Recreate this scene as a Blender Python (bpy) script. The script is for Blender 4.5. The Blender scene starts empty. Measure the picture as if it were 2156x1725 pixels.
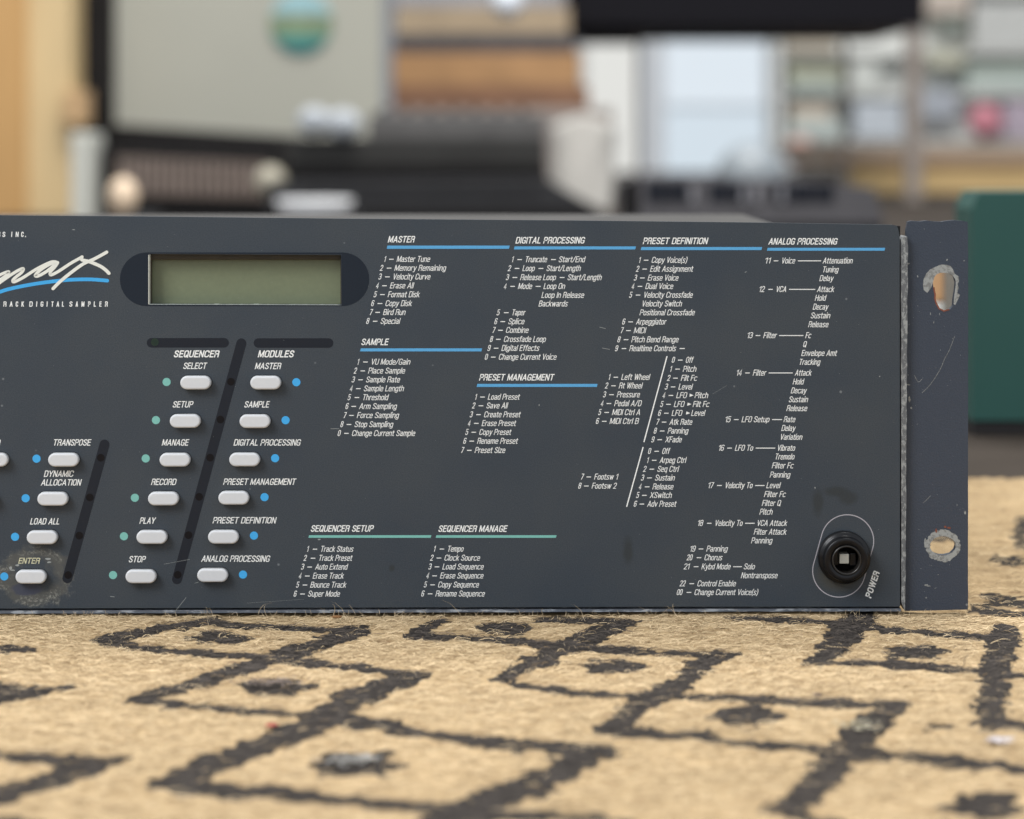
import bpy, bmesh, math, random
import numpy as np
from mathutils import Vector, Matrix
random.seed(7); rng = np.random.default_rng(11)
SC = bpy.context.scene; COL = SC.collection

# ------------------------------------------------------------------ camera, world, lights, exposure
# One millimetre of the panel is 6.25 units of the 2156-wide measuring sheet; S turns those into metres.
S = 0.00016; F = 5000.0; D0 = S * F; CX = 1078.0; HY = 300.0; Y0 = 1285.0
CAMZ = (Y0 - HY) * S
cam = bpy.data.objects.new('camera', bpy.data.cameras.new('camera')); COL.objects.link(cam)
cam.location = (0, -D0, CAMZ); cam.rotation_euler = (math.radians(90), 0, 0)
cam.data.sensor_width = 36; cam.data.lens = 36 * F / 2156
cam.data.shift_y = -(862.5 - HY) / 2156
cam.data.clip_start = 0.02; cam.data.clip_end = 60
cam.data.dof.use_dof = True; cam.data.dof.focus_distance = D0 * 0.986; cam.data.dof.aperture_fstop = 9.0
SC.camera = cam
w = bpy.data.worlds.new('World'); SC.world = w; w.use_nodes = True
w.node_tree.nodes['Background'].inputs[0].default_value = (0.86, 0.92, 1.0, 1)
w.node_tree.nodes['Background'].inputs[1].default_value = 0.55

def area(name, loc, target, size, power, col):
    l = bpy.data.lights.new(name, 'AREA'); l.size = size; l.energy = power; l.color = col
    o = bpy.data.objects.new(name, l); COL.objects.link(o); o.location = loc
    o.rotation_euler = (Vector(target) - Vector(loc)).to_track_quat('-Z', 'Y').to_euler()
    return o
area('window_light', (-1.5, -1.3, 1.7), (0, 0, 0.03), 1.1, 34, (0.97, 0.98, 1.0))
area('ceiling_light', (0.5, 0.5, 2.3), (0, 0.1, 0), 1.2, 26, (1.0, 0.97, 0.93))
area('background_fill', (0.4, 2.4, 4.6), (0.2, 6.6, 0.4), 2.6, 230, (1.0, 0.97, 0.93))  # added fill lamp, unseen, brightens the things behind the unit
SC.view_settings.view_transform = 'Standard'; SC.view_settings.look = 'None'
SC.view_settings.exposure = 0.55; SC.view_settings.gamma = 1.0

# ------------------------------------------------------------------ small helpers
def P(x, y, d=0.0):
    """Sheet position on the upright front face, d metres in front of it."""
    return Vector(((x - CX) * S, -d, (Y0 - y) * S))
def at(x, y, D):
    """Sheet position at D metres from the camera."""
    return Vector(((x - CX) * D / F, D - D0, CAMZ - (y - HY) * D / F))

def obj(name, me, mat=None, parent=None, **k):
    if isinstance(me, bmesh.types.BMesh):
        b = me; me = bpy.data.meshes.new(name); b.to_mesh(me); b.free()
    o = bpy.data.objects.new(name, me); COL.objects.link(o)
    if mat is not None and len(me.materials) == 0: me.materials.append(mat)
    if parent is not None: o.parent = parent
    for a, v in k.items(): o[a] = v
    return o
def thing(name, label, cat, loc=(0, 0, 0), group=None):
    o = bpy.data.objects.new(name, None); COL.objects.link(o); o.location = loc
    o.empty_display_size = 0.02; o['label'] = label; o['category'] = cat
    if group: o['group'] = group
    return o
def keep(o, parent):
    """parent a world-built mesh under an Empty that stands elsewhere"""
    o.parent = parent; o.matrix_parent_inverse = Matrix.Translation(parent.location).inverted(); return o
def smooth(o, v=True):
    o.data.polygons.foreach_set('use_smooth', [v] * len(o.data.polygons)); return o

def new_mat(name):
    m = bpy.data.materials.new(name); m.use_nodes = True
    return m, m.node_tree, m.node_tree.nodes['Principled BSDF']
def nd(t, kind, **k):
    n = t.nodes.new(kind)
    for a, v in k.items():
        if a.startswith('i_'):
            key = a[2:]; key = int(key) if key.isdigit() else key.replace('_', ' ')
            n.inputs[key].default_value = v
        else: setattr(n, a, v)
    return n
def mat(name, col, rough=0.5, metal=0.0, var=0.12, scale=60, bump=0.0, bscale=400, emit=0.0, spec=0.5, stretch=(1, 1, 1), col2=None):
    m, t, p = new_mat(name)
    tc = nd(t, 'ShaderNodeTexCoord'); mp = nd(t, 'ShaderNodeMapping'); mp.inputs['Scale'].default_value = stretch
    t.links.new(tc.outputs['Object'], mp.inputs['Vector'])
    no = nd(t, 'ShaderNodeTexNoise', i_Scale=scale, i_Detail=5.0); t.links.new(mp.outputs[0], no.inputs['Vector'])
    mx = nd(t, 'ShaderNodeMix', data_type='RGBA')
    c2 = col2 if col2 else tuple(c * (1 - 2 * var) for c in col)
    c1 = col if col2 else tuple(min(1, c * (1 + 2 * var)) for c in col)
    mx.inputs[6].default_value = (*c1, 1); mx.inputs[7].default_value = (*c2, 1)
    t.links.new(no.outputs['Fac'], mx.inputs[0]); t.links.new(mx.outputs[2], p.inputs['Base Color'])
    p.inputs['Roughness'].default_value = rough; p.inputs['Metallic'].default_value = metal
    p.inputs['Specular IOR Level'].default_value = spec
    if emit:
        t.links.new(mx.outputs[2], p.inputs['Emission Color']); p.inputs['Emission Strength'].default_value = emit
    if bump:
        nb = nd(t, 'ShaderNodeTexNoise', i_Scale=bscale, i_Detail=3.0); t.links.new(mp.outputs[0], nb.inputs['Vector'])
        bp = nd(t, 'ShaderNodeBump', i_Strength=bump, i_Distance=0.0003); t.links.new(nb.outputs['Fac'], bp.inputs['Height'])
        t.links.new(bp.outputs[0], p.inputs['Normal'])
    return m

def box_bm(x0, x1, y0, y1, z0, z1, bev=0.0, bm=None):
    b = bm or bmesh.new()
    r = bmesh.ops.create_cube(b, size=1)['verts']
    for v in r: v.co = Vector((x0 + (v.co.x + .5) * (x1 - x0), y0 + (v.co.y + .5) * (y1 - y0), z0 + (v.co.z + .5) * (z1 - z0)))
    if bev:
        es = [e for e in b.edges if e.verts[0] in r and e.verts[1] in r]
        bmesh.ops.bevel(b, geom=es, offset=bev, segments=2, affect='EDGES', profile=.6)
    return b
def prism_bm(poly, y0, y1, bm=None):
    """outline in (x,z), extruded from y0 (front) to y1"""
    b = bm or bmesh.new()
    f = [b.verts.new((p[0], y0, p[1])) for p in poly]; k = [b.verts.new((p[0], y1, p[1])) for p in poly]
    n = len(poly)
    b.faces.new(f); b.faces.new(k[::-1])
    for i in range(n): b.faces.new((f[i], k[i], k[(i + 1) % n], f[(i + 1) % n]))
    bmesh.ops.recalc_face_normals(b, faces=b.faces[:]); return b
def plate_bm(loops, y0, y1):
    """plate with holes: loops of (x,z); first is the outline"""
    b = bmesh.new(); rings = []
    for L in loops: rings.append([b.verts.new((p[0], y0, p[1])) for p in L])
    es = []
    for R in rings:
        for i in range(len(R)): es.append(b.edges.new((R[i], R[(i + 1) % len(R)])))
    bmesh.ops.triangle_fill(b, edges=es, use_beauty=True)
    front = b.faces[:]; mp = {}
    for R in rings:
        for v in R: mp[v] = b.verts.new((v.co.x, y1, v.co.z))
    for f in front: b.faces.new([mp[v] for v in reversed(f.verts)])
    for R in rings:
        for i in range(len(R)):
            a, c = R[i], R[(i + 1) % len(R)]; b.faces.new((a, c, mp[c], mp[a]))
    bmesh.ops.recalc_face_normals(b, faces=b.faces[:]); return b
def stadium(cx, cz, hw, r, n=10, ang=0.0):
    """stadium outline, half straight length hw, radius r, rotated by ang"""
    pts = []
    for i in range(n + 1):
        a = -math.pi / 2 + math.pi * i / n; pts.append((hw + r * math.cos(a), r * math.sin(a)))
    for i in range(n + 1):
        a = math.pi / 2 + math.pi * i / n; pts.append((-hw + r * math.cos(a), r * math.sin(a)))
    c, s = math.cos(ang), math.sin(ang)
    return [(cx + x * c - z * s, cz + x * s + z * c) for x, z in pts]
def loft_bm(layers, cap_front=True):
    """layers: [(outline, y)] same point count"""
    b = bmesh.new(); R = [[b.verts.new((p[0], y, p[1])) for p in L] for L, y in layers]
    n = len(R[0])
    for k in range(len(R) - 1):
        for i in range(n): b.faces.new((R[k][i], R[k][(i + 1) % n], R[k + 1][(i + 1) % n], R[k + 1][i])).smooth = True
    if cap_front: b.faces.new(R[-1])
    bmesh.ops.recalc_face_normals(b, faces=b.faces[:]); return b
def lathe_bm(prof, cx, cz, n=64, smooth_=True):
    """prof: [(radius, y)] about the axis pointing at the camera"""
    b = bmesh.new(); R = []
    for r, y in prof:
        R.append([b.verts.new((cx + r * math.cos(2 * math.pi * i / n), y, cz + r * math.sin(2 * math.pi * i / n))) for i in range(n)])
    for k in range(len(R) - 1):
        for i in range(n): b.faces.new((R[k][i], R[k][(i + 1) % n], R[k + 1][(i + 1) % n], R[k + 1][i])).smooth = smooth_
    return b
def ball_bm(c, r, sx=1, sy=1, sz=1, seg=28):
    b = bmesh.new(); bmesh.ops.create_uvsphere(b, u_segments=seg, v_segments=seg // 2, radius=r)
    for v in b.verts: v.co = Vector((c[0] + v.co.x * sx, c[1] + v.co.y * sy, c[2] + v.co.z * sz))
    for f in b.faces: f.smooth = True
    return b
def ribbon_bm(pts, widths, y, bm=None, closed=False):
    """flat painted line through (x,z) points"""
    b = bm or bmesh.new(); n = len(pts); L = []
    for i in range(n):
        a = pts[(i - 1) % n] if closed else pts[max(i - 1, 0)]; c = pts[(i + 1) % n] if closed else pts[min(i + 1, n - 1)]
        t = Vector((c[0] - a[0], c[1] - a[1])).normalized(); nn = Vector((-t.y, t.x)) * (widths[i] if hasattr(widths, '__len__') else widths) / 2
        L.append((b.verts.new((pts[i][0] + nn.x, y, pts[i][1] + nn.y)), b.verts.new((pts[i][0] - nn.x, y, pts[i][1] - nn.y))))
    for i in range(n if closed else n - 1):
        j = (i + 1) % n; b.faces.new((L[i][0], L[j][0], L[j][1], L[i][1]))
    return b
def spline(pts, k=6):
    out = []; n = len(pts)
    for i in range(n - 1):
        p0, p1, p2, p3 = pts[max(i - 1, 0)], pts[i], pts[i + 1], pts[min(i + 2, n - 1)]
        for j in range(k):
            t = j / k
            out.append(tuple(.5 * ((2 * b) + (c - a) * t + (2 * a - 5 * b + 4 * c - d) * t * t + (-a + 3 * b - 3 * c + d) * t ** 3) for a, b, c, d in zip(p0, p1, p2, p3)))
    out.append(tuple(pts[-1])); return out

# ------------------------------------------------------------------ materials of the unit
def panel_material():
    m, t, p = new_mat('charcoal_paint'); L = t.links.new
    geo = nd(t, 'ShaderNodeNewGeometry'); sep = nd(t, 'ShaderNodeSeparateXYZ'); L(geo.outputs['Position'], sep.inputs[0])
    n1 = nd(t, 'ShaderNodeTexNoise', i_Scale=2600.0, i_Detail=2.0); L(geo.outputs['Position'], n1.inputs['Vector'])
    n2 = nd(t, 'ShaderNodeTexNoise', i_Scale=28.0, i_Detail=4.0); L(geo.outputs['Position'], n2.inputs['Vector'])
    cr = nd(t, 'ShaderNodeValToRGB'); cr.color_ramp.elements[0].color = (.031, .041, .052, 1); cr.color_ramp.elements[1].color = (.052, .064, .076, 1)
    cr.color_ramp.elements[0].position = .3; cr.color_ramp.elements[1].position = .7
    L(n1.outputs['Fac'], cr.inputs[0])
    mx = nd(t, 'ShaderNodeMix', data_type='RGBA', blend_type='MULTIPLY'); mx.inputs[0].default_value = 1
    cr2 = nd(t, 'ShaderNodeValToRGB'); cr2.color_ramp.elements[0].color = (.9, .93, .98, 1); cr2.color_ramp.elements[1].color = (1.08, 1.04, 1.0, 1)
    cr2.color_ramp.elements[0].position = .35; cr2.color_ramp.elements[1].position = .65
    L(n2.outputs['Fac'], cr2.inputs[0]); L(cr.outputs[0], mx.inputs[6]); L(cr2.outputs[0], mx.inputs[7])
    col = mx.outputs[2]
    def mth(op, a, b=None):
        n = nd(t, 'ShaderNodeMath', operation=op)
        for i, v in enumerate((a, b)):
            if v is None: continue
            if isinstance(v, (int, float)): n.inputs[i].default_value = v
            else: L(v, n.inputs[i])
        return n.outputs[0]
    def radial(x, y, sx, sz, warp=0.0):
        c = P(x, y)
        dx = mth('DIVIDE', mth('SUBTRACT', sep.outputs[0], c.x), sx * S); dz = mth('DIVIDE', mth('SUBTRACT', sep.outputs[2], c.z), sz * S)
        r = mth('SQRT', mth('ADD', mth('MULTIPLY', dx, dx), mth('MULTIPLY', dz, dz)))
        if warp:
            nw = nd(t, 'ShaderNodeTexNoise', i_Scale=260.0, i_Detail=3.0); L(geo.outputs['Position'], nw.inputs['Vector'])
            r = mth('ADD', r, mth('MULTIPLY', mth('SUBTRACT', nw.outputs['Fac'], .5), warp))
        return r
    def mapr(v, a, b, c=0.0, d=1.0):
        n = nd(t, 'ShaderNodeMapRange'); n.clamp = True; L(v, n.inputs[0])
        for i, q in enumerate((a, b, c, d)): n.inputs[i + 1].default_value = q
        return n.outputs[0]
    def over(c, fac, rgb):
        n = nd(t, 'ShaderNodeMix', data_type='RGBA'); L(fac, n.inputs[0]); L(c, n.inputs[6]); n.inputs[7].default_value = (*rgb, 1); return n.outputs[2]
    # scrubbed ring of worn paint round the ENTER button
    r = radial(74, 1214, 66, 52, .9)
    base = mth('MULTIPLY', mapr(r, .55, .8), mapr(r, 1.05, 1.25, 1, 0))
    col = over(col, mth('MULTIPLY', base, .5), (.115, .11, .09))
    ns = nd(t, 'ShaderNodeTexNoise', i_Scale=1050.0, i_Detail=6.0, i_Roughness=.75); L(geo.outputs['Position'], ns.inputs['Vector'])
    nz = nd(t, 'ShaderNodeTexNoise', i_Scale=170.0, i_Detail=3.0); L(geo.outputs['Position'], nz.inputs['Vector'])
    sp = mth('MULTIPLY', mth('MULTIPLY', mapr(ns.outputs['Fac'], .48, .66), mapr(nz.outputs['Fac'], .38, .62)), mth('MULTIPLY', mapr(r, .75, .98), mapr(r, 1.02, 1.32, 1, 0)))
    col = over(col, mth('MULTIPLY', sp, 1.0), (.40, .40, .35))
    col = over(col, mapr(radial(56, 1240, 36, 16, .6), .8, 1.0, .8, 0), (.045, .052, .085))
    # greasy thumb marks
    for (x, y, sx, sz) in ((1722, 1058, 13, 30), (1787, 1048, 22, 17), (1322, 1160, 12, 30), (825, 1197, 7, 8), (1760, 1035, 30, 12)):
        col = over(col, mapr(radial(x, y, sx, sz, .7), .5, 1.15, .75, 0), (.026, .031, .033))
    # dust halo under the switch collar
    col = over(col, mapr(radial(1764, 1215, 50, 34, .25), .6, 1.15, .45, 0), (.075, .066, .04))
    # tiny pale specks
    v = nd(t, 'ShaderNodeTexVoronoi', i_Scale=62.0); L(geo.outputs['Position'], v.inputs['Vector'])
    col = over(col, mapr(v.outputs['Distance'], .018, .035, .5, 0), (.3, .32, .32))
    L(col, p.inputs['Base Color']); p.inputs['Roughness'].default_value = .5; p.inputs['Specular IOR Level'].default_value = .45
    rr = mapr(n2.outputs['Fac'], .3, .7, .42, .56); L(rr, p.inputs['Roughness'])
    bp = nd(t, 'ShaderNodeBump', i_Strength=.25, i_Distance=.0001); L(n1.outputs['Fac'], bp.inputs['Height']); L(bp.outputs[0], p.inputs['Normal'])
    return m
def worn_metal(name, paint, metal, scale, thr, rough=.45, stretch=(1, 1, 1)):
    m, t, p = new_mat(name); L = t.links.new
    geo = nd(t, 'ShaderNodeNewGeometry'); mp = nd(t, 'ShaderNodeMapping'); mp.inputs['Scale'].default_value = stretch; L(geo.outputs['Position'], mp.inputs[0])
    n = nd(t, 'ShaderNodeTexNoise', i_Scale=scale, i_Detail=6.0, i_Roughness=.7); L(mp.outputs[0], n.inputs['Vector'])
    cr = nd(t, 'ShaderNodeValToRGB'); e = cr.color_ramp.elements
    e[0].position = thr - .03; e[0].color = (*paint, 1); e[1].position = thr + .05; e[1].color = (*metal, 1)
    L(n.outputs['Fac'], cr.inputs[0]); L(cr.outputs[0], p.inputs['Base Color'])
    p.inputs['Roughness'].default_value = rough
    bp = nd(t, 'ShaderNodeBump', i_Strength=.4, i_Distance=.0002); L(n.outputs['Fac'], bp.inputs['Height']); L(bp.outputs[0], p.inputs['Normal'])
    return m
def ear_material():
    m, t, p = new_mat('powder_coat'); L = t.links.new
    geo = nd(t, 'ShaderNodeNewGeometry')
    n = nd(t, 'ShaderNodeTexNoise', i_Scale=1500.0, i_Detail=3.0); L(geo.outputs['Position'], n.inputs['Vector'])
    n3 = nd(t, 'ShaderNodeTexNoise', i_Scale=4200.0, i_Detail=1.0); L(geo.outputs['Position'], n3.inputs['Vector'])
    cr = nd(t, 'ShaderNodeValToRGB'); e = cr.color_ramp.elements
    e[0].position = .35; e[0].color = (.032, .042, .062, 1); e[1].position = .7; e[1].color = (.053, .066, .089, 1)
    L(n3.outputs['Fac'], cr.inputs[0])
    v = nd(t, 'ShaderNodeTexVoronoi', i_Scale=115.0); L(geo.outputs['Position'], v.inputs['Vector'])
    mr = nd(t, 'ShaderNodeMapRange'); L(v.outputs['Distance'], mr.inputs[0])
    for i, q in enumerate((.03, .055, .55, 0)): mr.inputs[i + 1].default_value = q
    mx = nd(t, 'ShaderNodeMix', data_type='RGBA'); L(mr.outputs[0], mx.inputs[0]); L(cr.outputs[0], mx.inputs[6]); mx.inputs[7].default_value = (.35, .36, .36, 1)
    L(mx.outputs[2], p.inputs['Base Color']); p.inputs['Roughness'].default_value = .42
    bp = nd(t, 'ShaderNodeBump', i_Strength=.55, i_Distance=.0002); L(n.outputs['Fac'], bp.inputs['Height']); L(bp.outputs[0], p.inputs['Normal'])
    return m
M_PANEL = panel_material(); M_EAR = ear_material()
M_RIM = worn_metal('worn_rim', (.13, .135, .14), (.33, .34, .33), 1300, .52, stretch=(1, 1, .45))
M_RIMB = worn_metal('worn_sill', (.11, .125, .15), (.36, .39, .42), 420, .54, stretch=(.3, 1, 1))
M_BARE = worn_metal('bare_steel', (.20, .20, .19), (.33, .34, .325), 900, .46, rough=.4)
M_RUST = mat('rust', (.22, .07, .04), .8, var=.3, scale=900)
M_INK = mat('white_ink', (.90, .91, .88), .6, var=.03, scale=900)
M_INKW = mat('worn_ink', (.62, .60, .40), .6, var=.3, scale=2500)
M_LOGO = mat('logo_ink', (.80, .80, .72), .6, var=.03, scale=900)
M_BLUE = mat('blue_ink', (.10, .38, .68), .55, var=.06, scale=900)
M_CYAN = mat('cyan_ink', (.05, .40, .80), .55, var=.05, scale=900)
M_TEAL = mat('teal_ink', (.20, .50, .44), .55, var=.05, scale=900)
M_DARKW = mat('smoked_window', (.013, .016, .023), .5, spec=.25, var=.06, scale=1800)
M_LED = mat('led_lens', (.005, .004, .005), .5, spec=.2, var=.1, scale=900)
M_LEDG = mat('led_lens_green', (.012, .028, .018), .3, var=.1, scale=900)
M_NAVY = mat('navy_bezel', (.011, .017, .027), .55, spec=.25, var=.06, scale=1800)
M_BUT = mat('button_plastic', (.66, .67, .68), .5, var=.015, scale=900)
M_BLACK = mat('black_plastic', (.006, .006, .007), .28, var=.1, scale=900, spec=.35)
M_GAP = mat('dark_gap', (.006, .006, .006), .9)
M_LCD = mat('lcd_glass', (.185, .21, .125), .35, var=.05, scale=700)
M_RING = mat('grey_ink', (.45, .43, .46), .6, var=.03, scale=900)

# ------------------------------------------------------------------ the sampler
UNIT = thing('rack_sampler', 'charcoal rack-mount digital sampler with white legends and pale buttons standing on the rug', 'sampler')
def pl(*pts): return [(P(x, y).x, P(x, y).z) for x, y in pts]
DEP = 0.0016
lcd_w = [(313, 535), (718, 537), (719, 641), (312, 640)]
swc = P(1776, 1172)
sw_hole = [(swc.x + .0075 * math.cos(a * math.pi / 12), swc.z + .0075 * math.sin(a * math.pi / 12)) for a in range(24)]
outline = pl((-860, 447), (0, 453.5), (400, 457), (700, 460.5), (1200, 464.5), (1600, 469), (1880, 473.5), (1888, 475.5), (1891, 482), (1894, 497), (1894.5, 800), (1895, 1277.5), (1500, 1277.5), (900, 1279), (0, 1281.5), (-860, 1284))
FP = obj('front_panel', plate_bm([outline, pl(*lcd_w), sw_hole], 0.0, DEP), M_PANEL, UNIT)
# tray that carries the panel: side flange, lower sill
def wavy(p, q, n, amp):
    out = []
    for i in range(n):
        t = i / n; out.append((p[0] + (q[0] - p[0]) * t + random.uniform(-amp, amp), p[1] + (q[1] - p[1]) * t + random.uniform(-amp, amp)))
    return out
rim = pl(*(wavy((1897.6, 505), (1898, 1287), 40, .35) + wavy((1906.5, 1288), (1912, 505), 60, .7) + [(1910, 498), (1903, 500)]))
obj('side_flange', prism_bm(rim, .0004, .012), M_RIM, UNIT)
sill = pl(*(wavy((-860, 1288.5), (1897, 1282), 2, 0) + [(1897, 1282)] + wavy((1897, 1287.5), (1300, 1288.8), 30, .5) + wavy((1300, 1288.8), (-860, 1295), 40, .5)))
obj('lower_sill', prism_bm(sill, .0003, .010), M_RIMB, UNIT)
obj('backing_plate', box_bm(P(-858, 0).x, P(1904, 0).x, 0.0084, .0092, P(0, 1286).z, P(0, 478).z), M_GAP, UNIT)
# chassis behind
M_CH = mat('chassis_steel', (.085, .082, .078), .7, spec=.12, var=.08, scale=60, bump=.1)
cb = box_bm(P(-830, 0).x, P(1720, 0).x, .0096, .25, P(0, 1284).z, P(0, 498).z, .0012)
CHS = obj('chassis', cb, M_CH, UNIT)
vb = None
for k in range(14):
    b = box_bm(P(-640, 0).x + k * .006, P(-640, 0).x + k * .006 + .002, .12, .22, P(0, 498).z - .0005, P(0, 498).z + .0002, bm=vb); vb = b
obj('vent_slots', vb, M_GAP, CHS)
# ears
def hole_loop(cx, cy, rx, ry, n=28, jit=.04, shape=None):
    pts = []
    for i in range(n):
        a = 2 * math.pi * i / n; j = 1 + random.uniform(-jit, jit)
        pts.append((cx + rx * math.cos(a) * j, cy - ry * math.sin(a) * j))
    return pts
top = [(1911, 486), (1914, 467.5), (1922, 466), (1940, 467), (1954, 465.2), (1968, 467), (1985, 467.8), (1995, 466), (2012, 464.5), (2030, 466), (2040.5, 468)]
right = [(2041.5 + random.uniform(-.35, .35), y) for y in range(500, 1270, 22)]
ear_out = pl(*(top + right + [(2041, 1287), (1909, 1290), (1909, 1150), (1911, 900), (1911, 640)]))
h1 = [(1968.5, 588), (1972, 580), (1980, 576), (1992, 575), (2003, 577), (2012, 584), (2015.5, 596), (2014, 612), (2011, 630), (2010, 645), (2004, 652), (1994, 656), (1984, 654), (1976, 644), (1973, 630), (1972, 618), (1968, 606), (1967, 596)]
h2 = hole_loop(1988, 1152, 27.5, 20.5, 26, .03)
EAR = obj('rack_ear', plate_bm([ear_out, pl(*h1), pl(*h2)], .0026, .0052), M_EAR, UNIT, label='drilled rack ear with bare metal rings round its two holes')
def worn_ring(cx, cy, r_in, r_out, a0=0, a1=2 * math.pi, n=60, jit=2.0, yy=.0025, mt=M_BARE, sq=1.0, sqo=None):
    b = bmesh.new(); prev = None; first = None
    for i in range(n + 1):
        a = a0 + (a1 - a0) * i / n; e = min(1, min(i, n - i) / 5) if a1 - a0 < 6.2 else 1
        ri = r_in * random.uniform(.97, 1.0); ro = r_in + (r_out - r_in) * e + random.uniform(-jit, jit) * e
        q = [P(cx + math.cos(a) * r, cy - math.sin(a) * r * k_, -yy) for r, k_ in ((ri, sq), (max(ri + .3, ro), sqo or sq))]
        cur = (b.verts.new(q[0]), b.verts.new(q[1]))
        if prev: b.faces.new((prev[0], cur[0], cur[1], prev[1]))
        prev = cur
    return b
bands = [(cx, cy, pts) for cx, cy, pts in ((0, 0, 0),) if False]
b = bmesh.new()
loop_out = [(1947, 611), (1946, 600), (1948, 589), (1953, 578), (1961, 569), (1972, 562), (1984, 558.5), (1996, 559), (2005, 562.5), (2010, 569), (2013, 578), (2021, 584), (2022.5, 594), (2019.5, 600), (2022, 607), (2019, 618), (2024, 622), (2019, 633), (2013.5, 644)]
loop_in = [(1955, 618), (1964, 606), (1967.5, 594), (1970, 585), (1975, 578.5), (1983, 575.5), (1990, 575.5), (1997, 576), (2003, 577.5), (2007, 580), (2011, 584.5), (2013.5, 588), (2015, 594), (2015.3, 600), (2014.5, 607), (2013.5, 614), (2012.5, 621), (2011.5, 630), (2010.5, 641)]
vo = [b.verts.new(P(x + random.uniform(-.8, .8), y + random.uniform(-.8, .8), -.00255)) for x, y in loop_out]
vi = [b.verts.new(P(x, y, -.00255)) for x, y in loop_in]
for i in range(len(vo) - 1): b.faces.new((vo[i], vo[i + 1], vi[i + 1], vi[i]))
obj('bare_metal_ring', b, M_BARE, EAR)
obj('bare_metal_ring', worn_ring(1988, 1152, 27.5, 36.5, jit=2.0, yy=.00255, n=70, sq=.745, sqo=.93), M_BARE, EAR)
rb = ribbon_bm([tuple(q) for q in pl((1969, 606), (1970, 614), (1972, 622), (1971, 630), (1974, 640), (1980, 651), (1990, 656), (2002, 653))], 3.2 * S, .00248)
obj('rust_edge', rb, M_RUST, EAR)
b = bmesh.new()
def chips(b, lst, y):
    for (x, yy, rx, ry) in lst:
        n = 8; vs = []
        for i in range(n):
            a = 2 * math.pi * i / n; j = random.uniform(.6, 1.15); vs.append(b.verts.new(P(x + rx * math.cos(a) * j, yy - ry * math.sin(a) * j, -y)))
        b.faces.new(vs)
lst = [(1951, 1147, 2.4, 12), (1958, 1152, 6, 2.5), (2035, 1082, 1.9, 5), (1953, 1235, 4, 2), (1958, 1237, 5, 1.2), (2018, 1066, 1, 2.2), (1962, 662, 1, 4), (1969, 680, .8, 3), (1981, 663, .8, 3), (1935, 583, 1.4, 2.6), (1913.5, 556, 5, 2.2), (1917, 843, 3, 7), (1921, 861, 2.2, 3), (1914, 812, 5, 1.6), (2017, 612, 1.4, 5), (2033, 550, 1, 2), (1997, 548, 2, 2.4), (1978, 1213, 1.2, 1.4), (1953, 1262, 2, 2)]
for _ in range(60): lst.append((random.uniform(1915, 2038), random.uniform(480, 1275), random.uniform(.3, .9), random.uniform(.3, 1.0)))
chips(b, lst, .00256)
for line in (((1969, 1190), (1985, 1172)),):
    pass
for pts in (((1944, 829), (1962, 811), (1982, 780), (1992, 757), (2003, 736), (2013, 709)), ((1946, 1062), (1957, 1052), (1962, 1046)), ((1928, 792), (1936, 806), (1944, 800))):
    ribbon_bm(pl(*spline(list(pts), 5)), .8 * S, .00254, bm=b)
obj('paint_chips', b, M_BARE, EAR, kind='stuff')
b = bmesh.new(); chips(b, [(2001, 1114, 5, 3), (1974, 1120, 2, 5), (1993, 1112, 3, 2.5)], .0025); obj('rust_spots', b, M_RUST, EAR, kind='stuff')
LX = -978
lo = pl((-866, 449), (LX, 449), (LX, 1290), (-866, 1290))
obj('rack_ear', plate_bm([lo, pl(*hole_loop(LX + 52, 588, 28, 22)), pl(*hole_loop(LX + 52, 1152, 28, 22))], .0026, .0052), M_EAR, UNIT)

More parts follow.
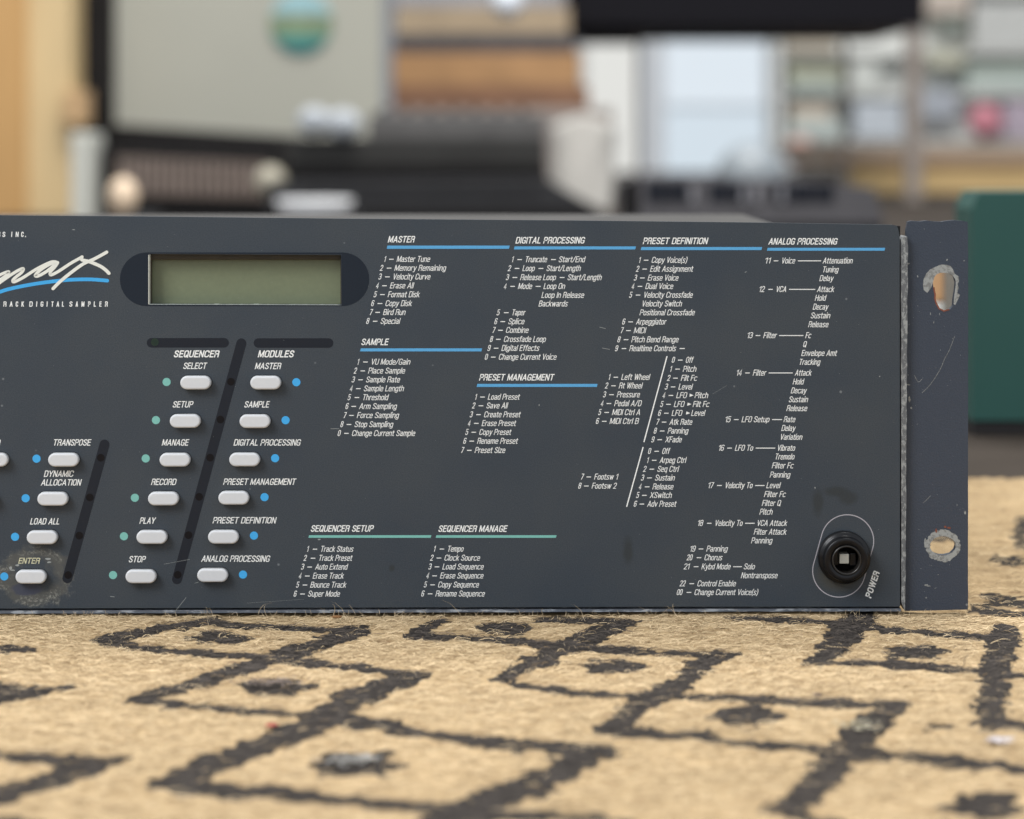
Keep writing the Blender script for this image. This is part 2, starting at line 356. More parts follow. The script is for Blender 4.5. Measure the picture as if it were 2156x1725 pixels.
# --- lettering
# condensed sans drawn as strokes: glyph -> (width, strokes); a point may carry a corner radius
def _g():
    r = .19; q = .15; X = .70
    U = {}
    def d(c, w, *s): U[c] = (w, s)
    O = lambda w, h=1.0, rr=r: [(0, h / 2), (0, h, rr), (w, h, rr), (w, 0, rr), (0, 0, rr), (0, h / 2)]
    d('A', .50, [(0, 0), (.25, 1)], [(.25, 1), (.50, 0)], [(.09, .30), (.41, .30)])
    d('B', .43, [(0, 0), (0, 1), (.41, 1, q), (.41, .53, q), (.02, .53)], [(.02, .53), (.43, .53, q), (.43, 0, q), (0, 0)])
    d('C', .45, [(.45, .75), (.45, 1, r), (0, 1, r), (0, 0, r), (.45, 0, r), (.45, .25)])
    d('D', .43, [(0, .5), (0, 1), (.43, 1, r), (.43, 0, r), (0, 0), (0, .5)])
    d('E', .36, [(.36, 1), (0, 1), (0, 0), (.37, 0)], [(0, .53), (.33, .53)])
    d('F', .35, [(.36, 1), (0, 1), (0, 0)], [(0, .51), (.32, .51)])
    d('G', .44, [(.44, .78), (.44, 1, r), (0, 1, r), (0, 0, r), (.44, 0, .12), (.44, .42), (.26, .42)])
    d('H', .44, [(0, 0), (0, 1)], [(.44, 0), (.44, 1)], [(0, .52), (.44, .52)])
    d('I', .0, [(0, 0), (0, 1)])
    d('K', .44, [(0, 0), (0, 1)], [(.42, 1), (.02, .38)], [(.14, .58), (.45, 0)])
    d('L', .34, [(0, 1), (0, 0), (.35, 0)])
    d('M', .58, [(0, 0), (0, 1)], [(.58, 0), (.58, 1)], [(.02, 1), (.29, .08)], [(.29, .08), (.56, 1)])
    d('N', .44, [(0, 0), (0, 1)], [(.44, 0), (.44, 1)], [(.02, 1), (.42, 0)])
    d('O', .44, O(.44)); d('0', .38, O(.38))
    d('P', .41, [(0, 0), (0, 1), (.41, 1, q), (.41, .46, q), (0, .46)])
    d('Q', .44, O(.44), [(.26, .24), (.47, -.05)])
    d('R', .43, [(0, 0), (0, 1), (.42, 1, q), (.42, .50, q), (0, .50)], [(.25, .50), (.42, .46, .08), (.42, 0)])
    d('S', .42, [(.43, .80), (.42, 1, .2), (.01, 1, .2), (.01, .60, .2), (.43, .42, .2), (.43, 0, .2), (0, 0, .2), (0, .20)])
    d('T', .44, [(0, 1), (.44, 1)], [(.22, 1), (.22, 0)])
    d('U', .43, [(0, 1), (0, 0, r), (.43, 0, r), (.43, 1)])
    d('V', .46, [(0, 1), (.23, 0)], [(.23, 0), (.46, 1)])
    d('W', .70, [(0, 1), (.175, 0)], [(.175, 0), (.35, .98)], [(.35, .98), (.525, 0)], [(.525, 0), (.70, 1)])
    d('X', .48, [(0, 0), (.47, 1)], [(.01, 1), (.48, 0)])
    d('Y', .48, [(0, 1), (.24, .42)], [(.48, 1), (.24, .42)], [(.24, .46), (.24, 0)])
    d('a', .36, [(.01, X - .06), (.06, X, .08), (.33, X, .13), (.33, .08, 0), (.37, 0)], [(.33, .40), (0, .36, .12), (0, 0, .13), (.33, .02, .13), (.33, .2)])
    d('b', .36, [(0, 0), (0, 1)], [(0, .35), (0, X, .15), (.36, X, .15), (.36, 0, .15), (0, 0, .15), (0, .35)])
    d('c', .34, [(.37, X - .05), (.33, X, .08), (0, X, .15), (0, 0, .15), (.33, 0, .08), (.37, .05)])
    d('d', .36, [(.36, 0), (.36, 1)], [(.36, .35), (.36, X, .15), (0, X, .15), (0, 0, .15), (.36, 0, .15), (.36, .35)])
    d('e', .36, [(.02, .36), (.36, .36), (.36, X, .15), (0, X, .15), (0, 0, .15), (.34, 0, .08), (.37, .05)])
    d('f', .20, [(.24, 1), (.09, 1, .08), (.09, 0)], [(-.02, X), (.22, X)])
    d('g', .36, [(.36, .35), (.36, X, .15), (0, X, .15), (0, .02, .15), (.36, .02, .15), (.36, .35)], [(.36, X), (.36, -.26, .13), (.02, -.26, .13), (.01, -.16)])
    d('h', .35, [(0, 0), (0, 1)], [(0, .45), (.0, X, .14), (.35, X, .14), (.35, 0)])
    d('i', .0, [(0, 0), (0, X)], [(0, .93), (0, 1.03)])
    d('k', .34, [(0, 0), (0, 1)], [(.32, X), (.02, .28)], [(.12, .42), (.35, 0)])
    d('l', .0, [(0, 0), (0, 1)])
    d('m', .58, [(0, 0), (0, X)], [(0, .45), (0, X, .13), (.29, X, .13), (.29, 0)], [(.29, .45), (.29, X, .13), (.58, X, .13), (.58, 0)])
    d('n', .35, [(0, 0), (0, X)], [(0, .45), (0, X, .14), (.35, X, .14), (.35, 0)])
    d('o', .36, O(.36, X, .15))
    d('p', .36, [(0, -.26), (0, X)], [(0, .35), (0, X, .15), (.36, X, .15), (.36, 0, .15), (0, 0, .15), (0, .35)])
    d('q', .36, [(.36, -.26), (.36, X)], [(.36, .35), (.36, X, .15), (0, X, .15), (0, 0, .15), (.36, 0, .15), (.36, .35)])
    d('r', .20, [(0, 0), (0, X)], [(0, .42), (.01, X - .02, .12), (.22, X - .01)])
    d('s', .33, [(.34, X - .05), (.31, X, .08), (.01, X, .13), (.01, .42, .14), (.33, .28, .14), (.33, 0, .13), (.02, 0, .08), (-.01, .05)])
    d('t', .20, [(.08, .92), (.08, 0, .08), (.23, .0)], [(-.03, X), (.21, X)])
    d('u', .35, [(0, X), (0, 0, .14), (.35, 0, .14), (.35, .25)], [(.35, 0), (.35, X)])
    d('v', .36, [(0, X), (.18, 0)], [(.18, 0), (.36, X)])
    d('w', .56, [(0, X), (.14, 0)], [(.14, 0), (.28, X)], [(.28, X), (.42, 0)], [(.42, 0), (.56, X)])
    d('x', .36, [(0, 0), (.35, X)], [(.01, X), (.36, 0)])
    d('y', .36, [(0, X), (.18, .02)], [(.36, X), (.14, -.26, .05), (.0, -.26)])
    d('z', .32, [(0, X), (.32, X), (0, 0), (.33, 0)])
    d('1', .20, [(0, .78), (.20, .98), (.20, 0)])
    d('2', .38, [(0, .78), (0, 1, r), (.38, 1, r), (.38, .60, .14), (0, 0), (.40, 0)])
    d('3', .38, [(-.01, .90), (.02, 1, .10), (.37, 1, .17), (.37, .53, .14), (.16, .53)], [(.16, .53), (.38, .53, .14), (.38, 0, .18), (0, 0, .14), (0, .16)])
    d('4', .42, [(.31, 0), (.31, 1), (0, .25), (.42, .25)])
    d('5', .38, [(.36, 1), (.04, 1), (.01, .50), (.06, .60, .05), (.38, .62, .18), (.38, 0, .18), (0, 0, .14), (0, .16)])
    d('6', .38, [(.39, .88), (.36, 1, .10), (0, 1, .18), (0, 0, .18), (.38, 0, .18), (.38, .40)], [(.38, .28), (.38, .58, .15), (0, .58)])
    d('7', .37, [(0, 1), (.37, 1), (.12, 0)])
    d('8', .38, [(.19, .53), (.01, .53, .15), (.01, 1, .15), (.37, 1, .15), (.37, .53, .15), (.19, .53)], [(.19, .53), (0, .53, .16), (0, 0, .16), (.38, 0, .16), (.38, .53, .16), (.19, .53)])
    d('9', .38, [(-.01, .12), (.02, 0, .10), (.38, 0, .18), (.38, 1, .18), (0, 1, .18), (0, .60)], [(0, .72), (0, .42, .15), (.38, .42)])
    d('(', .10, [(.13, 1.05), (0, .75, .1), (0, .12, .1), (.13, -.18)]); d(')', .10, [(0, 1.05), (.13, .75, .1), (.13, .12, .1), (0, -.18)])
    d('/', .30, [(-.02, -.03), (.30, 1.03)]); d('.', .0, [(0, -.02), (0, .06)])
    return U
GLY = _g()
def rounded(pts):
    out = []; n = len(pts)
    for i, p in enumerate(pts):
        rr = p[2] if len(p) > 2 else 0
        if rr == 0 or i in (0, n - 1): out.append((p[0], p[1])); continue
        a, b = pts[i - 1], pts[i + 1]; va = (a[0] - p[0], a[1] - p[1]); vb = (b[0] - p[0], b[1] - p[1])
        la, lb = math.hypot(*va), math.hypot(*vb); ra, rb = min(rr, la * .5 if i > 1 else la), min(rr, lb * .5 if i < n - 2 else lb)
        A = (p[0] + va[0] / la * ra, p[1] + va[1] / la * ra); B = (p[0] + vb[0] / lb * rb, p[1] + vb[1] / lb * rb)
        for k in range(5):
            t = k / 4; m = .55   # close to a circular corner
            c1 = (A[0] + (p[0] - A[0]) * m, A[1] + (p[1] - A[1]) * m); c2 = (B[0] + (p[0] - B[0]) * m, B[1] + (p[1] - B[1]) * m)
            out.append(tuple((1 - t) ** 3 * A[j] + 3 * (1 - t) ** 2 * t * c1[j] + 3 * (1 - t) * t * t * c2[j] + t ** 3 * B[j] for j in (0, 1)))
    o2 = [out[0]]
    for p in out[1:]:
        if math.hypot(p[0] - o2[-1][0], p[1] - o2[-1][1]) > 1e-4: o2.append(p)
    return o2
SH = .25; GAP = .085
def run(dst, s, x0, x1, yc, cap, wt=.108, shear=SH, d=5e-5, rot=None):
    """write s so its ink spans x0..x1 with capitals cap tall centred on yc; wt is the stroke weight over cap height"""
    wk = wt * cap; H = cap - wk; pen = 0.0; ns = 0; segs = []
    for i, ch in enumerate(s):
        if ch == ' ': pen += .20; ns += 1; continue
        w, st = GLY[ch]
        for q in st: segs.append((pen, ns, [(x, y) for x, y in rounded(q)]))
        pen += w; ns += 1
        if i < len(s) - 1: pen += GAP if ch != ' ' else 0
    # advance: glyph widths scale with the fit, stroke weight does not
    tot = pen; nst = ns - 1
    fixed = wk * (nst + 1) + shear * cap
    k = max(.05, (x1 - x0 - fixed) / tot) if tot > 0 else 0
    for si, (px, ni, q) in enumerate(segs):
        P2 = [(x0 + wk / 2 + (px + x) * k + ni * wk, y * H + wk / 2) for x, y in q]
        n = len(P2); closed = math.hypot(P2[0][0] - P2[-1][0], P2[0][1] - P2[-1][1]) < 1e-6 and n > 2
        if closed: P2 = P2[:-1]; n -= 1
        base = len(dst[0]); hw = wk / 2; dd = d + (si % 12) * 3e-6
        for i in range(n):
            a = P2[i - 1] if (i > 0 or closed) else None; c = P2[(i + 1) % n] if (i < n - 1 or closed) else None; p = P2[i]
            def un(u, v): L = math.hypot(v[0] - u[0], v[1] - u[1]); return ((v[0] - u[0]) / L, (v[1] - u[1]) / L)
            t1 = un(a, p) if a else un(p, c); t2 = un(p, c) if c else t1
            nx_, ny_ = -(t1[1] + t2[1]), t1[0] + t2[0]; L = math.hypot(nx_, ny_)
            if L < .3: nx_, ny_, L = -t1[1], t1[0], 1.0
            nx_, ny_ = nx_ / L, ny_ / L; m = hw / max(.5, nx_ * -t1[1] + ny_ * t1[0])
            e = (-t1[0] * hw * .98, -t1[1] * hw * .98) if a is None else ((t1[0] * hw * .98, t1[1] * hw * .98) if c is None else (0, 0))
            for sg in (1, -1):
                X = p[0] + e[0] + nx_ * m * sg; Z = p[1] + e[1] + ny_ * m * sg; X += Z * shear - 0
                Zs = yc + cap / 2 - Z
                if rot: X, Zs = X, Zs
                dst[0].append(tuple(P(X, Zs, dd)))
        for i in range(n if closed else n - 1):
            j = (i + 1) % n; dst[1].append((base + 2 * i, base + 2 * i + 1, base + 2 * j + 1, base + 2 * j))
def dash(dst, x0, x1, yc, h=1.7):
    b = len(dst[0]); sl = h * SH
    for x, y in ((x0, yc + h / 2), (x1, yc + h / 2), (x1 + sl, yc - h / 2), (x0 + sl, yc - h / 2)): dst[0].append(tuple(P(x, y, 5e-5)))
    dst[1].append((b, b + 1, b + 2, b + 3))
def flush(dst, name, mt=M_INK, par=None):
    me = bpy.data.meshes.new(name); me.from_pydata(dst[0], [], dst[1]); return obj(name, me, mt, par or FP)
CAP = 12.5
class Block:
    def __init__(s, ox, oy, k): s.ox, s.oy, s.k = ox, oy, k
    def x(s, v): return s.ox + v * s.k
    def y(s, v): return s.oy + v * s.k
    def head(s, t, a, b, y, cap=13.8, bold=.145): d = ([], []); run(d, t, s.x(a), s.x(b), s.y(y), cap, bold); flush(d, 'heading')
    def rule(s, a, b, y0, y1, m):
        d = ([], []); q = [(s.x(a), s.y(y1)), (s.x(b), s.y(y1)), (s.x(b) + 1.6, s.y(y0)), (s.x(a) + 1.6, s.y(y0))]
        d[0].extend(tuple(P(x, y, 5e-5)) for x, y in q); d[1].append((0, 1, 2, 3)); flush(d, 'rule_line', m)
    def line(s, num, nx, y, *parts):
        d = ([], []); dk = 34 * .3338 / s.k
        if num:
            nw = (43 if len(num) > 1 else 25) * .3338 / s.k
            if num == '1': nw *= .72
            run(d, num, s.x(nx), s.x(nx + nw), s.y(y), CAP)
            n0 = nx + (18 if len(num) == 1 else 0) * .3338 / s.k
            L0 = parts[0][1]
            dash(d, s.x(L0 - 48 * .3338 / s.k), s.x(L0 - 19 * .3338 / s.k), s.y(y + 2))
        for p in parts:
            if p[0] == '-': dash(d, s.x(p[1]), s.x(p[2]), s.y(y + 2))
            elif p[0] == '>':
                b = len(d[0])
                for X, Y in ((p[1], y + 11), (p[1] + 3, y - 9), (p[2], y + 1)): d[0].append(tuple(P(s.x(X), s.y(Y), 5e-5)))
                d[1].append((b, b + 1, b + 2))
            else: run(d, p[0], s.x(p[1]), s.x(p[2]), s.y(y), CAP)
        flush(d, 'legend_line')
A = Block(687.0, 458.0, .33385)
A.head('MASTER', 387, 563, 138); A.rule(381, 1152, 178, 198, M_BLUE)
for n, nx, t, a, b, y in (('1', 362, 'Master Tune', 443, 660, 262), ('2', 337, 'Memory Remaining', 429, 760, 318), ('3', 328, 'Velocity Curve', 418, 662, 373), ('4', 311, 'Erase All', 400, 556, 429), ('5', 297, 'Format Disk', 387, 594, 485), ('6', 281, 'Copy Disk', 371, 545, 541), ('7', 271, 'Bird Run', 357, 505, 597), ('8', 250, 'Special', 341, 470, 653)): A.line(n, nx, y, (t, a, b))
A.head('DIGITAL PROCESSING', 1192, 1635, 144); A.rule(1183, 1948, 183, 202, M_BLUE)
A.line('1', 1167, 264, ('Truncate', 1252, 1398), ('-', 1417, 1447), ('Start/End', 1464, 1637))
A.line('2', 1144, 320, ('Loop', 1236, 1320), ('-', 1338, 1368), ('Start/Length', 1387, 1610))
A.line('3', 1131, 377, ('Release Loop', 1222, 1454), ('-', 1472, 1502), ('Start/Length', 1520, 1742))
A.line('4', 1117, 433, ('Mode', 1208, 1303), ('-', 1320, 1352), ('Loop On', 1369, 1511))
A.line('', 0, 489, ('Loop In Release', 1356, 1631)); A.line('', 0, 543, ('Backwards', 1338, 1528))
for n, nx, t, a, b, y in (('5', 1073, 'Taper', 1168, 1260, 599), ('6', 1058, 'Splice', 1146, 1255, 655), ('7', 1045, 'Combine', 1131, 1281, 710), ('8', 1030, 'Crossfade Loop', 1118, 1390, 767), ('9', 1015, 'Digital Effects', 1104, 1349, 823), ('0', 998, 'Change Current Voice', 1086, 1457, 879)): A.line(n, nx, y, (t, a, b))
A.head('SAMPLE', 219, 397, 785); A.rule(213, 978, 826, 845, M_BLUE)
for n, nx, t, a, b, y in (('1', 193, 'VU Mode/Gain', 280, 535, 910), ('2', 172, 'Place Sample', 263, 502, 966), ('3', 159, 'Sample Rate', 249, 470, 1022), ('4', 146, 'Sample Length', 235, 495, 1078), ('5', 133, 'Threshold', 226, 396, 1134), ('6', 119, 'Arm Sampling', 206, 450, 1190), ('7', 106, 'Force Sampling', 192, 463, 1247), ('8', 87, 'Stop Sampling', 176, 427, 1304), ('0', 70, 'Change Current Sample', 160, 566, 1360)): A.line(n, nx, y, (t, a, b))
A.head('PRESET MANAGEMENT', 963, 1441, 1008); A.rule(948, 1706, 1050, 1069, M_BLUE)
for n, nx, t, a, b, y in (('1', 935, 'Load Preset', 1018, 1225, 1131), ('2', 918, 'Save All', 1008, 1149, 1186), ('3', 903, 'Create Preset', 993, 1230, 1242), ('4', 890, 'Erase Preset', 979, 1201, 1297), ('5', 875, 'Copy Preset', 963, 1171, 1353), ('6', 862, 'Rename Preset', 950, 1213, 1409), ('7', 847, 'Preset Size', 935, 1134, 1467)): A.line(n, nx, y, (t, a, b))
B = Block(1210.5, 458.0, .33385)
B.head('PRESET DEFINITION', 427, 843, 148); B.rule(415, 1176, 187, 206, M_BLUE)
for n, nx, t, a, b, y in (('1', 400, 'Copy Voice(s)', 482, 712, 268), ('2', 384, 'Edit Assignment', 473, 750, 324), ('3', 370, 'Erase Voice', 458, 658, 380), ('4', 355, 'Dual Voice', 443, 625, 433), ('5', 340, 'Velocity Crossfade', 431, 748, 488), ('', 0, 'Velocity Switch', 420, 680, 543), ('', 0, 'Positional Crossfade', 407, 761, 599), ('6', 296, 'Arpeggiator', 384, 581, 657), ('7', 285, 'MIDI', 370, 452, 712), ('8', 266, 'Pitch Bend Range', 355, 659, 769)): B.line(n, nx, y, (t, a, b))
B.line('9', 251, 825, ('Realtime Controls', 342, 643), ('-', 660, 692))
for n, nx, t, a, b, y in (('1', 209, 'Left Wheel', 291, 477, 1006), ('2', 188, 'Rt Wheel', 276, 430, 1060), ('3', 175, 'Pressure', 263, 415, 1116), ('4', 160, 'Pedal A/D', 247, 425, 1172), ('5', 145, 'MIDI Ctrl A', 233, 418, 1228), ('6', 130, 'MIDI Ctrl B', 218, 407, 1284), ('0', 609, 'Off', 697, 750, 898), ('1', 597, 'Pitch', 680, 771, 955), ('2', 580, 'Filt Fc', 667, 775, 1012), ('3', 565, 'Level', 652, 746, 1067)): B.line(n, nx, y, (t, a, b))
B.line('4', 550, 1121, ('LFO', 638, 711), ('>', 722, 748), ('Pitch', 754, 845))
B.line('5', 536, 1177, ('LFO', 623, 695), ('>', 708, 735), ('Filt Fc', 742, 852))
B.line('6', 522, 1233, ('LFO', 609, 681), ('>', 700, 726), ('Level', 732, 825))
for n, nx, t, a, b, y in (('7', 510, 'Atk Rate', 595, 745, 1289), ('8', 495, 'Panning', 583, 720, 1345), ('9', 480, 'XFade', 568, 679, 1400), ('0', 459, 'Off', 548, 602, 1473), ('1', 451, 'Arpeg Ctrl', 533, 706, 1530)): B.line(n, nx, y, (t, a, b))
C = Block(1210.5, 883.3, .33385)
for n, nx, t, a, b, y in (('2', 429, 'Seq Ctrl', 518, 659, 312), ('3', 415, 'Sustain', 503, 635, 367), ('4', 400, 'Release', 488, 626, 423), ('5', 384, 'XSwitch', 471, 616, 477), ('6', 369, 'Adv Preset', 455, 644, 532), ('7', 35, 'Footsw 1', 120, 276, 361), ('8', 19, 'Footsw 2', 105, 267, 418)): C.line(n, nx, y, (t, a, b))
B.head('ANALOG PROCESSING', 1219, 1660, 151); B.rule(1211, 1952, 192, 210, M_BLUE)
for n, nx, t, a, b, l0, l1, t2, c, e, y in (('11', 1195, 'Voice', 1301, 1394, 1405, 1552, 'Attenuation', 1562, 1757, 272), ('12', 1158, 'VCA', 1266, 1339, 1350, 1515, 'Attack', 1526, 1640, 452), ('13', 1083, 'Filter', 1187, 1278, 1287, 1440, 'Fc', 1452, 1494, 743), ('14', 1015, 'Filter', 1121, 1211, 1221, 1373, 'Attack', 1386, 1497, 979), ('15', 944, 'LFO Setup', 1050, 1232, 1242, 1305, 'Rate', 1315, 1395, 1273), ('16', 902, 'LFO To', 1008, 1129, 1140, 1262, 'Vibrato', 1274, 1394, 1453)): B.line(n, nx, y, (t, a, b), ('-', l0, l1), (t2, c, e))
for t, a, b, y in (('Tuning', 1559, 1667, 328), ('Delay', 1541, 1635, 383), ('Hold', 1512, 1588, 507), ('Decay', 1499, 1603, 563), ('Sustain', 1485, 1615, 618), ('Release', 1470, 1604, 674), ('Q', 1437, 1465, 799), ('Envelope Amt', 1427, 1657, 855), ('Tracking', 1411, 1552, 911), ('Hold', 1373, 1448, 1035), ('Decay', 1361, 1466, 1091), ('Sustain', 1347, 1475, 1147), ('Release', 1333, 1470, 1203), ('Delay', 1301, 1396, 1328), ('Variation', 1292, 1439, 1384)): B.line('', 0, y, (t, a, b))
for t, a, b, y in (('Tremolo', 1259, 1390, 234), ('Filter Fc', 1241, 1383, 290), ('Panning', 1228, 1363, 348), ('Filter Fc', 1192, 1334, 471), ('Filter Q', 1178, 1303, 527), ('Pitch', 1163, 1252, 582), ('Filter Attack', 1127, 1339, 708), ('Panning', 1110, 1250, 763), ('Nontranspose', 1046, 1283, 983)): C.line('', 0, y, (t, a, b))
C.line('17', 836, 415, ('Velocity To', 944, 1126), ('-', 1136, 1195), ('Level', 1206, 1300))
C.line('18', 770, 653, ('Velocity To', 880, 1063), ('-', 1073, 1133), ('VCA Attack', 1146, 1343))
C.line('19', 722, 815, ('Panning', 828, 968)); C.line('20', 703, 870, ('Chorus', 815, 935))
C.line('21', 684, 927, ('Kybd Mode', 797, 987), ('-', 998, 1052), ('Solo', 1063, 1140))
C.line('22', 659, 1034, ('Control Enable', 770, 1020)); C.line('00', 640, 1089, ('Change Current Voice(s)', 752, 1159))
for (xa, ya), (xb, yb) in ((B.x(581), B.y(875)), (B.x(435), B.y(1417))), ((C.x(430), C.y(174)), (C.x(326), C.y(551))):
    obj('bracket_line', ribbon_bm(pl((xa, ya), (xb, yb)), 2.4 * S, -5e-5), M_INK, FP)
E = Block(588.9, 948.7, .3641)
E.head('SEQUENCER SETUP', 178, 547, 451); E.rule(166, 873, 490, 505, M_TEAL)
E.head('SEQUENCER MANAGE', 916, 1320, 452); E.rule(902, 1597, 490, 505, M_TEAL)
for n, nx, t, a, b, y in (('1', 155, 'Track Status', 234, 431, 569), ('2', 137, 'Track Preset', 223, 424, 621), ('3', 122, 'Auto Extend', 204, 397, 672), ('4', 108, 'Erase Track', 190, 375, 724), ('5', 93, 'Bounce Track', 176, 389, 776), ('6', 79, 'Super Mode', 162, 353, 828), ('1', 888, 'Tempo', 968, 1068, 568), ('2', 869, 'Clock Source', 951, 1163, 620), ('3', 859, 'Load Sequence', 940, 1184, 671), ('4', 846, 'Erase Sequence', 926, 1183, 723), ('5', 832, 'Copy Sequence', 914, 1157, 775), ('6', 817, 'Rename Sequence', 900, 1191, 827)): E.line(n, nx, y, (t, a, b))
G = Block(0, 431.8, .3641); H = Block(0, 903.0, .3641)
def blabel(K, t, a, b, y, cap=13.4, bold=.130, m=M_INK):
    d = ([], []); run(d, t, K.x(a), K.x(b), K.y(y), cap, bold); flush(d, 'button_lettering', m)
blabel(G, 'SEQUENCER', 1003, 1273, 861, 14.8, .165); blabel(G, 'MODULES', 1490, 1705, 861, 14.8, .165)
for t, a, b, y in (('SELECT', 1058, 1200, 930), ('MASTER', 1473, 1630, 931), ('SETUP', 997, 1121, 1153), ('SAMPLE', 1411, 1562, 1153)): blabel(G, t, a, b, y)
for t, a, b, y in (('TRANSPOSE', 305, 530, 79), ('MANAGE', 935, 1095, 79), ('DIGITAL PROCESSING', 1350, 1743, 79), ('DYNAMIC', 253, 430, 260), ('ALLOCATION', 236, 474, 310), ('RECORD', 873, 1024, 307), ('PRESET MANAGEMENT', 1290, 1715, 306), ('LOAD ALL', 173, 351, 535), ('PLAY', 806, 903, 531), ('PRESET DEFINITION', 1229, 1601, 529), ('STOP', 743, 846, 754), ('ANALOG PROCESSING', 1163, 1565, 751)): blabel(H, t, a, b, y)
blabel(H, 'ENTER', 105, 235, 763, 12.5, .145, M_INKW); blabel(H, 'N', -22, 6, 82)
d = ([], []); run(d, 'POWER', 1807, 1866, 1230, 13.8, .20, .12)
# rotate the switch caption about its own middle
me = bpy.data.meshes.new('switch_lettering'); me.from_pydata(d[0], [], d[1])
cx_ = sum(v.co.x for v in me.vertices) / len(me.vertices); cz_ = sum(v.co.z for v in me.vertices) / len(me.vertices)
ca, sa = math.cos(math.radians(71)), math.sin(math.radians(71)); tgt = P(1836.5, 1230)
for v in me.vertices:
    dx, dz = v.co.x - cx_, v.co.z - cz_; v.co = Vector((tgt.x + dx * ca - dz * sa, v.co.y, tgt.z + dx * sa + dz * ca))
obj('switch_lettering', me, M_INK, FP)
def spaced(chars, y, cap, bold, m=M_INK):
    d = ([], [])
    for ch, a, b in chars: run(d, ch, a, b, y, cap, bold, 0.06)
    return flush(d, 'brand_lettering', m)
LG = lambda v: v * .11532
spaced([(c, LG(a), LG(b)) for c, a, b in (('S', -60, 10), ('S', 42, 100), ('I', 205, 240), ('N', 285, 343), ('C', 385, 435), ('.', 458, 472))], 477.6 + .11532 * 140, 11, .16)
spaced([(c, LG(a), LG(b)) for c, a, b in (('R', 60, 122), ('A', 175, 235), ('C', 285, 335), ('K', 390, 440), ('D', 535, 600), ('I', 660, 685), ('G', 740, 795), ('I', 850, 875), ('T', 935, 980), ('A', 1030, 1085), ('L', 1130, 1172), ('S', 1265, 1325), ('A', 1380, 1428), ('M', 1485, 1545), ('P', 1605, 1655), ('L', 1710, 1755), ('E', 1813, 1858), ('R', 1915, 1970))], 477.6 + .11532 * 1412, 11, .16)
def stroke(pts, wd, yy, mt, nm='logo_stroke'):
    q = spline([(v[0] * .11532, 477.6 + v[1] * .11532) for v in pts], 7)
    b = ribbon_bm(pl(*q), wd * .11532 * S, yy)
    for (x, z) in (pl(q[0])[0], pl(q[-1])[0]):
        n = 12; b.faces.new([b.verts.new((x + wd * .5 * .11532 * S * math.cos(2 * math.pi * i / n), yy - 1e-5, z + wd * .5 * .11532 * S * math.sin(2 * math.pi * i / n))) for i in range(n)])
    return obj(nm, b, mt, FP)
stroke([(-700, 1420), (-300, 1300), (0, 1190), (200, 1130), (600, 1050), (1000, 995), (1300, 968), (1650, 962), (1960, 985)], 66, -5e-5, M_CYAN, 'logo_swoosh')
stroke([(-120, 950), (40, 860), (160, 820), (120, 880), (-60, 1010)], 52, -7e-5, M_LOGO)
stroke([(-120, 1110), (40, 990), (200, 880), (330, 800), (425, 765), (400, 830), (290, 920), (235, 980), (265, 1005), (420, 930), (640, 790), (830, 690), (960, 640), (1055, 655)], 56, -9e-5, M_LOGO)
stroke([(1010, 640), (860, 710), (740, 790), (665, 860), (650, 900), (720, 890), (860, 810), (1010, 690)], 58, -11e-5, M_LOGO)
stroke([(1055, 660), (990, 750), (925, 820), (930, 880), (1060, 820), (1290, 670), (1440, 585), (1500, 550)], 56, -13e-5, M_LOGO)
stroke([(1495, 560), (1500, 605), (1640, 640), (1830, 720), (1930, 790), (1990, 850)], 62, -15e-5, M_LOGO)
stroke([(1950, 465), (1720, 590), (1520, 680), (1270, 860), (1090, 1010), (970, 1130)], 60, -17e-5, M_LOGO)
# scratches and specks
b = bmesh.new()
for pts, wd in ((((366, 1291), (378, 1276), (392, 1258)), .9), (((345, 1188), (400, 1178)), .5), (((696, 903), (714, 903)), .9), (((1262, 689), (1275, 692)), .9), (((1268, 733), (1284, 736)), 1.0), (((1568, 574), (1572, 572)), 1.2), (((232, 1256), (241, 1257)), 1.0), (((410, 1228), (418, 1226)), .8), (((1500, 830), (1530, 812)), .3), (((520, 1270), (640, 1262)), .3)):
    ribbon_bm(pl(*pts), wd * S, -6e-5, bm=b)
chips(b, [(1135, 853, 1.2, 2.2), (672, 1136, 3, 1.6), (1378, 1054, .8, 1.6), (1852, 793, 1.2, 1.4), (1716, 1027, 1.4, 2.2), (155, 484, 4, 1), (101, 1177, 7, 2.6), (103, 1184, 5, 2.4), (27, 1201, 6, 1.4), (22, 1196, 4, 4), (37, 1190, 5, 2.4)] + [(random.uniform(0, 1885), random.uniform(480, 1270), random.uniform(.25, .6), random.uniform(.25, .6)) for _ in range(150)], -6e-5)
for f in b.faces: pass
obj('scratches', b, mat('scratch', (.32, .34, .33), .6), FP, kind='stuff')

# --- display
DSP = obj('display_bezel', prism_bm([(p[0], p[1]) for p in stadium((P(515, 0).x), P(0, 588).z, 206 * S, 57 * S, 16)], -2e-5, -1e-5), M_NAVY, UNIT)
# bezel caps are the two ends beyond the opening: rebuild as plate with the opening cut out
bpy.data.objects.remove(DSP)
DSP = obj('display_bezel', plate_bm([stadium(P(515, 0).x, P(0, 588.3).z, 206 * S, 56.5 * S, 18), pl((313, 534), (718.5, 536), (719.5, 642.5), (312, 641))], -4e-5, -1e-5), M_NAVY, UNIT)
